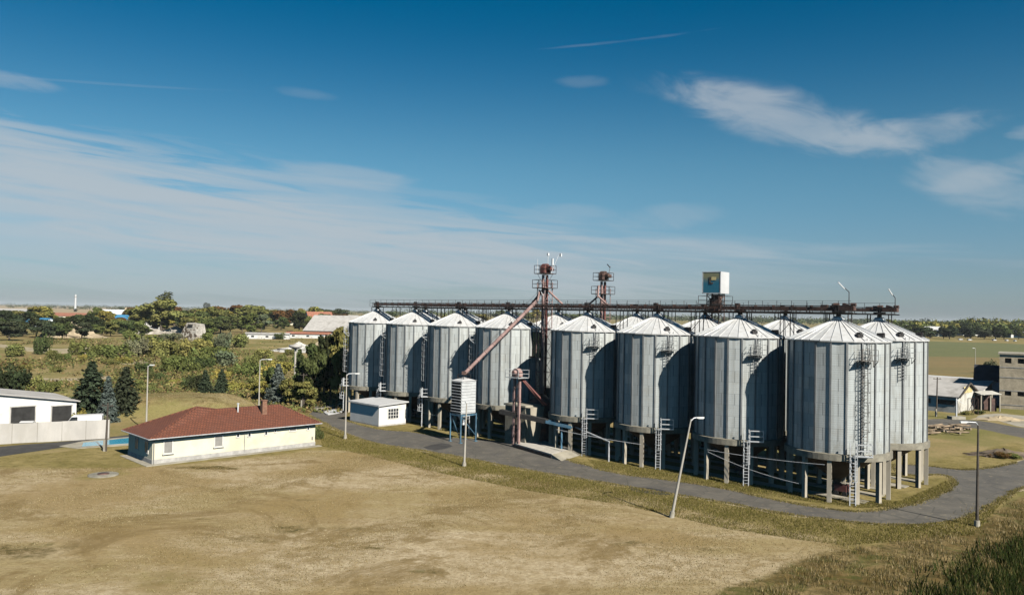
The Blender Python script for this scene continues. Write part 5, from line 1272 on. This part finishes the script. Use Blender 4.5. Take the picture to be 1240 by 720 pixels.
# skyline rows, individually standing trees told apart only by their row
def row_of(xs, y0, y1, h0, h1, cols, lab, grp, kinds=('broad',)):
    for x in xs:
        x = x+random.uniform(-5, 5); y = random.uniform(y0, y1); h = random.uniform(h0, h1)
        P(random.choice(kinds), x, y, h, h*random.uniform(.95, 1.4), random.choice(cols), lab, grp=grp)
row_of(range(-20, 122, 9), 405, 412, 20, 28, ['dark', 'dark', 'deep', 'spruce'], 'dark tree in the dense belt left of the sand heap or around it', 'dark belt trees at far left')
row_of(range(-15, 50, 11), 396, 401, 16, 24, ['dark', 'deep', 'olive', 'rust'], 'tree of the row between the far left halls', 'trees between the far left halls')
row_of(range(60, 170, 12), 393, 400, 12, 20, ['olive', 'deep', 'yellow', 'rust', 'green'], 'mixed autumn tree in front of the left houses', 'autumn trees by the left houses')
row_of(range(165, 320, 9), 396, 402, 20, 29, ['olive', 'olive', 'deep', 'rust', 'yellow', 'dark'], 'autumn tree in the dense skyline row behind the concrete relic', 'skyline trees behind the concrete relic')
row_of(range(170, 320, 13), 390, 394, 14, 19, ['olive', 'deep', 'yellow', 'rust'], 'tree in the hindmost row behind the concrete relic', 'hindmost trees behind the concrete relic')
row_of(range(120, 175, 9), 404, 409, 12, 20, ['deep', 'olive', 'green'], 'tree right of the sand heap before the blue roofed hall', 'trees before the blue roofed hall')
row_of(range(225, 320, 11), 402, 407, 18, 26, ['olive', 'green', 'deep', 'yellow', 'grey'], 'tree in the nearer row behind the concrete relic', 'nearer trees behind the concrete relic')
row_of(range(318, 420, 8), 394, 401, 15, 24, ['deep', 'olive', 'dark', 'green', 'rust', 'dark'], 'tree in the row between the relic and the grey barn', 'trees left of the grey barn')
row_of(range(330, 425, 12), 386, 391, 12, 18, ['olive', 'yellow', 'deep'], 'tree near the white dome', 'trees near the white dome')
row_of(range(425, 700, 16), 388, 396, 9, 14, ['olive', 'deep', 'yellow'], 'tree glimpsed between the far silo roofs', 'trees glimpsed between the silo roofs')
row_of(range(1085, 1260, 9), 408, 411, 11, 17, ['dark', 'deep', 'dark', 'spruce'], 'dark round tree along the near edge of the right wood', 'dark trees before the right wood')
row_of((40, 120, 150, 95), 376, 379, 4, 7, ['deep', 'dark'], 'small tree out in the tan horizon fields', 'horizon field trees')
P('bush', 1195, 452, 22, 18, 'grey', 'silvery bush beside the dark roofed house')
P('bush', 1172, 502, 6, 14, 'olive', 'low shrub before the white gable')
P('bush', 1184, 501, 6, 12, 'deep', 'low dark shrub by the lean-to')
P('bush', 1208, 553, 9, 26, 'rust', 'brown dead brush on the grass right of the logs', nm='brush')
P('bush', 1222, 554, 7, 24, 'hop' if 0 else 'olive', 'dull green brush beside the brown one right of the logs', nm='brush')

# far wood: reads as one mass
def wood(name, spots, cols, rs, leafn=150):
    pts, nr, tn, sz = [], [], [], []
    for (x, y, h, w) in spots:
        c = np.array(PAL[cols[rs.integers(len(cols))]])/np.array((.1, .1, .1))*rs.uniform(.75, 1.25)
        d = rs.standard_normal((leafn, 3)); d /= np.linalg.norm(d, axis=1, keepdims=True); d[:, 2] = np.abs(d[:, 2])*rs.choice([1, 1, -.4], leafn)
        r = (.7+.4*rs.random((leafn, 1)))*(1+.2*np.sin(d[:, :1]*6+x)); p = np.array([x, y, h*.45])+d*r*np.array([w/2, w/2, h*.52])
        pts.append(p); nr.append(d+np.array([0, 0, .3])); t_ = rs.uniform(.7, 1.3, (leafn, 1)); tn.append(c[None]*t_); 
    me_ = leaves_mesh(name, np.concatenate(pts), spots[0][2]*.085, np.concatenate(nr), np.concatenate(tn), rs=rs)
    o = bpy.data.objects.new(name, me_); COL.objects.link(o); o.color = (.1, .1, .1, 1); return tag(o, kind='stuff')
rs = np.random.default_rng(9); sp = []
for i in range(330):
    px_ = rs.uniform(1060, 1330); y = rs.uniform(880, 1250); p = at(px_, 395); x = p.x/p.y*y; k = np.clip((px_-1150)/30, 0, 1); h = rs.uniform(13, 17)+k*rs.uniform(2, 7)*(1 if y > 1000 else 0); sp.append((x, y, h, h*rs.uniform(.7, 1.1)))
w_ = wood('right_wood', sp, ['deep', 'deep', 'dark', 'olive', 'green', 'yellow'], rs, 170); tag(w_, 'thick wood of dark and yellow green trees along the right horizon', 'wood')
sp = []
for i in range(520):
    y = rs.uniform(1900, 3300); x = rs.uniform(-.15, .80)*y; h = rs.uniform(16, 26); sp.append((x, y, h, h*rs.uniform(1.2, 2.2)))
w_ = wood('distant_wood', sp, ['deep', 'dark', 'deep'], rs, 60); tag(w_, 'far dark strip of woodland along the horizon behind the silos', 'wood')
sp = []
for i in range(420):
    y = rs.uniform(2600, 4800); x = rs.uniform(-.85, -.1)*y; h = rs.uniform(10, 20)*(y/3500); sp.append((x, y, h, h*rs.uniform(1.6, 3)))
w_ = wood('hazy_wood', sp, ['deep', 'dark'], rs, 50); tag(w_, 'thin hazy tree line on the left horizon', 'wood')
# scrub tufts: uncountable low growth on the wild ground
def tufts(name, n, region, size, hgt, cols, lab, rs, blades=5, dens=None):
    x = np.empty(0); y = np.empty(0)
    while len(x) < n:
        px_ = rs.uniform(region[0], region[1], n*2); py_ = rs.uniform(region[2], region[3], n*2)
        q = np.array([tuple(at(a_, b_))[:2] for a_, b_ in zip(px_, py_)])
        k = dens(q[:, 0], q[:, 1], px_, py_, rs) if dens else np.ones(len(q), bool)
        x = np.append(x, q[k, 0]); y = np.append(y, q[k, 1])
    x, y = x[:n], y[:n]; sc = np.clip(y/150., .7, 3.)
    z = mound(x, y)+lump(x, y)
    base = np.stack([x, y, z], 1); C = np.array([PAL[c] if isinstance(c, str) else c for c in cols])[rs.integers(len(cols), size=n)]*10
    pp = np.repeat(base, blades, 0); ss = np.repeat(sc, blades)[:, None]
    off = rs.standard_normal((n*blades, 3))*np.array([size, size, 0])*ss; up = np.abs(rs.standard_normal((n*blades, 1)))*hgt*ss*.5
    pp = pp+off; pp[:, 2] += up[:, 0]
    tn = np.repeat(C, blades, 0)*rs.uniform(.65, 1.3, (n*blades, 1))
    me_ = leaves_mesh(name, pp, size*.75, np.tile(np.array([[0, -.3, .6]]), (n*blades, 1)), tn, rs=rs)
    o = bpy.data.objects.new(name, me_); COL.objects.link(o); o.color = (.1, .1, .1, 1); return tag(o, lab, 'scrub', kind='stuff')
rs = np.random.default_rng(17)
def dscrub(x, y, px_, py_, rs):
    n = np.sin(x*.11+1.3)*np.cos(y*.045)+.6*np.sin(x*.031+y*.02)+.5*rs.standard_normal(len(x))
    road_ = (py_ > 455) & (py_ < 462) & (px_ < 135) | (py_ > 417) & (py_ < 436) & (px_ < 112)
    return (n > .45) & ~road_ & (mound(x, y) < .25) & (y > 118)
tufts('scrub_growth', 15000, (-30, 425, 412, 500), .30, .62, ['olive', 'deep', (.13, .135, .045), (.19, .17, .065), (.15, .145, .05), (.17, .12, .055), 'green', (.27, .205, .10), (.22, .165, .075), (.09, .07, .035)], 'tangled low scrub, weeds and dry grass covering the wild ground', rs, 5, dscrub)
# tall grass in the lower right corner: real blades
def blades(name, n, dens, hgt, cols, lab, rs, region, wid=.03):
    xs, ys = [], []
    while len(xs) < n:
        a_ = rs.uniform(region[0], region[1], n); b_ = rs.uniform(region[2], region[3], n); k = dens(a_, b_, rs); xs += list(a_[k]); ys += list(b_[k])
    x = np.array(xs[:n]); y = np.array(ys[:n]); z = lump(x, y)+mound(x, y)-.02
    h = hgt*rs.uniform(.4, 1.25, n); az = rs.uniform(0, 6.28, n); ln = rs.uniform(.1, .6, n)*h; w = wid*rs.uniform(.7, 1.5, n)
    ta = rs.uniform(0, 6.28, n); dx, dy = np.cos(ta)*w, np.sin(ta)*w
    p0 = np.stack([x-dx, y-dy, z], 1); p1 = np.stack([x+dx, y+dy, z], 1); p2 = np.stack([x+np.cos(az)*ln+dx*.2, y+np.sin(az)*ln+dy*.2, z+h], 1)
    V = np.stack([p0, p1, p2], 1).reshape(-1, 3); me_ = bpy.data.meshes.new(name)
    me_.vertices.add(3*n); me_.vertices.foreach_set('co', V.astype(np.float32).ravel()); me_.loops.add(3*n); me_.loops.foreach_set('vertex_index', np.arange(3*n, dtype=np.int32))
    me_.polygons.add(n); me_.polygons.foreach_set('loop_start', np.arange(0, 3*n, 3, dtype=np.int32)); me_.polygons.foreach_set('loop_total', np.full(n, 3, np.int32)); me_.update(calc_edges=True)
    C = np.array(cols)[rs.integers(len(cols), size=n)]*10*rs.uniform(.7, 1.3, (n, 1)); C = np.repeat(np.concatenate([C, np.ones((n, 1))], 1), 3, 0)
    a2 = me_.color_attributes.new('tone', 'FLOAT_COLOR', 'POINT'); a2.data.foreach_set('color', C.astype(np.float32).ravel()); me_.materials.append(M['leaf'])
    o = bpy.data.objects.new(name, me_); COL.objects.link(o); o.color = (.1, .1, .1, 1); return tag(o, lab, 'grass', kind='stuff')
rp_ = gp((1135, 716), (1168, 697), (1205, 676), (1240, 658)) + [(70, 57), (70, 20), (26, 30)] + gp((1120, 719),)
def d1(x, y, rs):
    j = rs.normal(0, 1.2, (2, len(x))); return inside(x+j[0], y+j[1], rp_) & (np.sin(x*.8+y*.5)+.7*np.sin(x*1.9-y*1.3)+rs.normal(0, .4, len(x)) > -.9)
blades('tall_grass', 110000, d1, .6, [(.034, .048, .014), (.024, .037, .011), (.055, .066, .02), (.02, .03, .01), (.13, .11, .045)], 'tall dark green grass in the lower right corner', rs, (15, 62, 25, 66), .045)
rq_ = gp((960, 700), (1010, 672), (1080, 655), (1165, 642), (1200, 620), (1240, 603)) + [(75, 60), (75, 15), (12, 15)] + gp((880, 719),)
def d2(x, y, rs):
    j = rs.normal(0, 1.0, (2, len(x))); return inside(x+j[0], y+j[1], rq_) & (np.sin(x*1.1+2)*np.cos(y*.9)+rs.normal(0, .5, len(x)) > .15)
blades('dry_tussocks', 90000, d2, .30, [(.26, .2, .1), (.2, .15, .06), (.14, .10, .04), (.10, .09, .03), (.32, .26, .15)], 'dry straw coloured tussocks on the rough ground before the road bend', rs, (10, 70, 28, 76), .022)
# grass on the verges
vp1 = gp((385, 514), (430, 530), (449, 536), (500, 545), (562, 555), (640, 570), (730, 585), (810, 598), (872, 608), (940, 621), (1000, 629), (1080, 636), (1140, 633), (1185, 625), (1215, 606), (1180, 648), (1080, 656), (1020, 660), (960, 652), (880, 640), (760, 612), (640, 594), (540, 574), (440, 550), (390, 540))
rc = catmull([tuple(at(*p))[:2] for p in road]+[tuple(at(*road[0]))[:2]], 4); rcx = np.array([p.x for p in rc]); rcy = np.array([p.y for p in rc])
def edged(x, y):
    d = np.full(len(x), 99.)
    for i in range(len(rcx)-1):
        ax_, ay_, bx_, by_ = rcx[i], rcy[i], rcx[i+1], rcy[i+1]; L2 = (bx_-ax_)**2+(by_-ay_)**2+1e-9
        q = np.clip(((x-ax_)*(bx_-ax_)+(y-ay_)*(by_-ay_))/L2, 0, 1); d = np.minimum(d, np.hypot(x-ax_-q*(bx_-ax_), y-ay_-q*(by_-ay_)))
    return d
def d5(x, y, rs): return (edged(x, y) < np.abs(rs.normal(0, .22, len(x)))+.25*np.clip(np.sin(x*1.1)*np.cos(y*.9), 0, 1)) & (y < 150)
blades('edge_grass', 45000, d5, .13, [(.16, .145, .045), (.12, .11, .03), (.3, .24, .12), (.24, .19, .09)], 'ragged grass creeping over the edges of the road', rs, (-50, 62, 58, 135), .04)
vp2 = gp((712, 556), (760, 562), (850, 575), (950, 592), (1040, 606), (1090, 606), (1124, 592), (1145, 582), (1153, 590), (1130, 603), (1090, 613), (1040, 615), (950, 603), (850, 587), (750, 572), (722, 566))
def d3(x, y, rs): return (inside(x, y, vp1) | (inside(x, y, vp2) & ~inside(x, y, [tuple(q)[:2] for q in rp]))) & (np.sin(x*.7)*np.cos(y*.9+1)+rs.normal(0, .7, len(x)) > -.5)
blades('verge_grass', 120000, d3, .16, [(.16, .145, .035), (.12, .11, .03), (.2, .17, .06), (.09, .085, .02), (.28, .22, .1)], 'short green and yellow grass along both verges of the road', rs, (-40, 62, 58, 120), .022)

fp = [q for q in fieldpoly if q[1] > 45 or q[0] > -60]
def d4(x, y, rs): 
    k = inside(x, y, fieldpoly) & ~inside(x, y, [tuple(YB+DD*a_-ROW*b_)[:2] for a_, b_ in ((-1, -1), (21, -1), (21, 9), (-1, 9))])
    k = k | (mound(x, y) > .5)
    m = np.sin(x*.21+1.7)*np.cos(y*.17+.4)+.7*np.sin(x*.53-y*.31)+rs.normal(0, .8, len(x)); return k & (m > .35)
blades('field_stubble', 180000, d4, .075, [(.24, .18, .08), (.18, .135, .055), (.33, .27, .15), (.13, .11, .04), (.4, .34, .21)], 'short dry stubble and small weeds scattered over the mown field', rs, (-68, 34, 44, 140), .03)

# ------------------------------------------------------------------ air
hm = bpy.data.materials.new('haze'); hm.use_nodes = True; ht = NT(hm.node_tree); ht.n.remove(ht.n['Principled BSDF'])
hv = ht.node('ShaderNodeVolumePrincipled'); hv.inputs['Color'].default_value = (.8, .88, .95, 1); hv.inputs['Density'].default_value = .00005; ht.l.new(hv.outputs[0], ht.n['Material Output'].inputs['Volume'])
gm = max(abs(gx[0]), gx[-1], abs(gy[0]), gy[-1])+50
M['haze'] = hm; o = MB().box((0, 0, 24.5), (2*gm, 2*gm, 51)).build('haze', 'haze'); tag(o, kind='stuff')
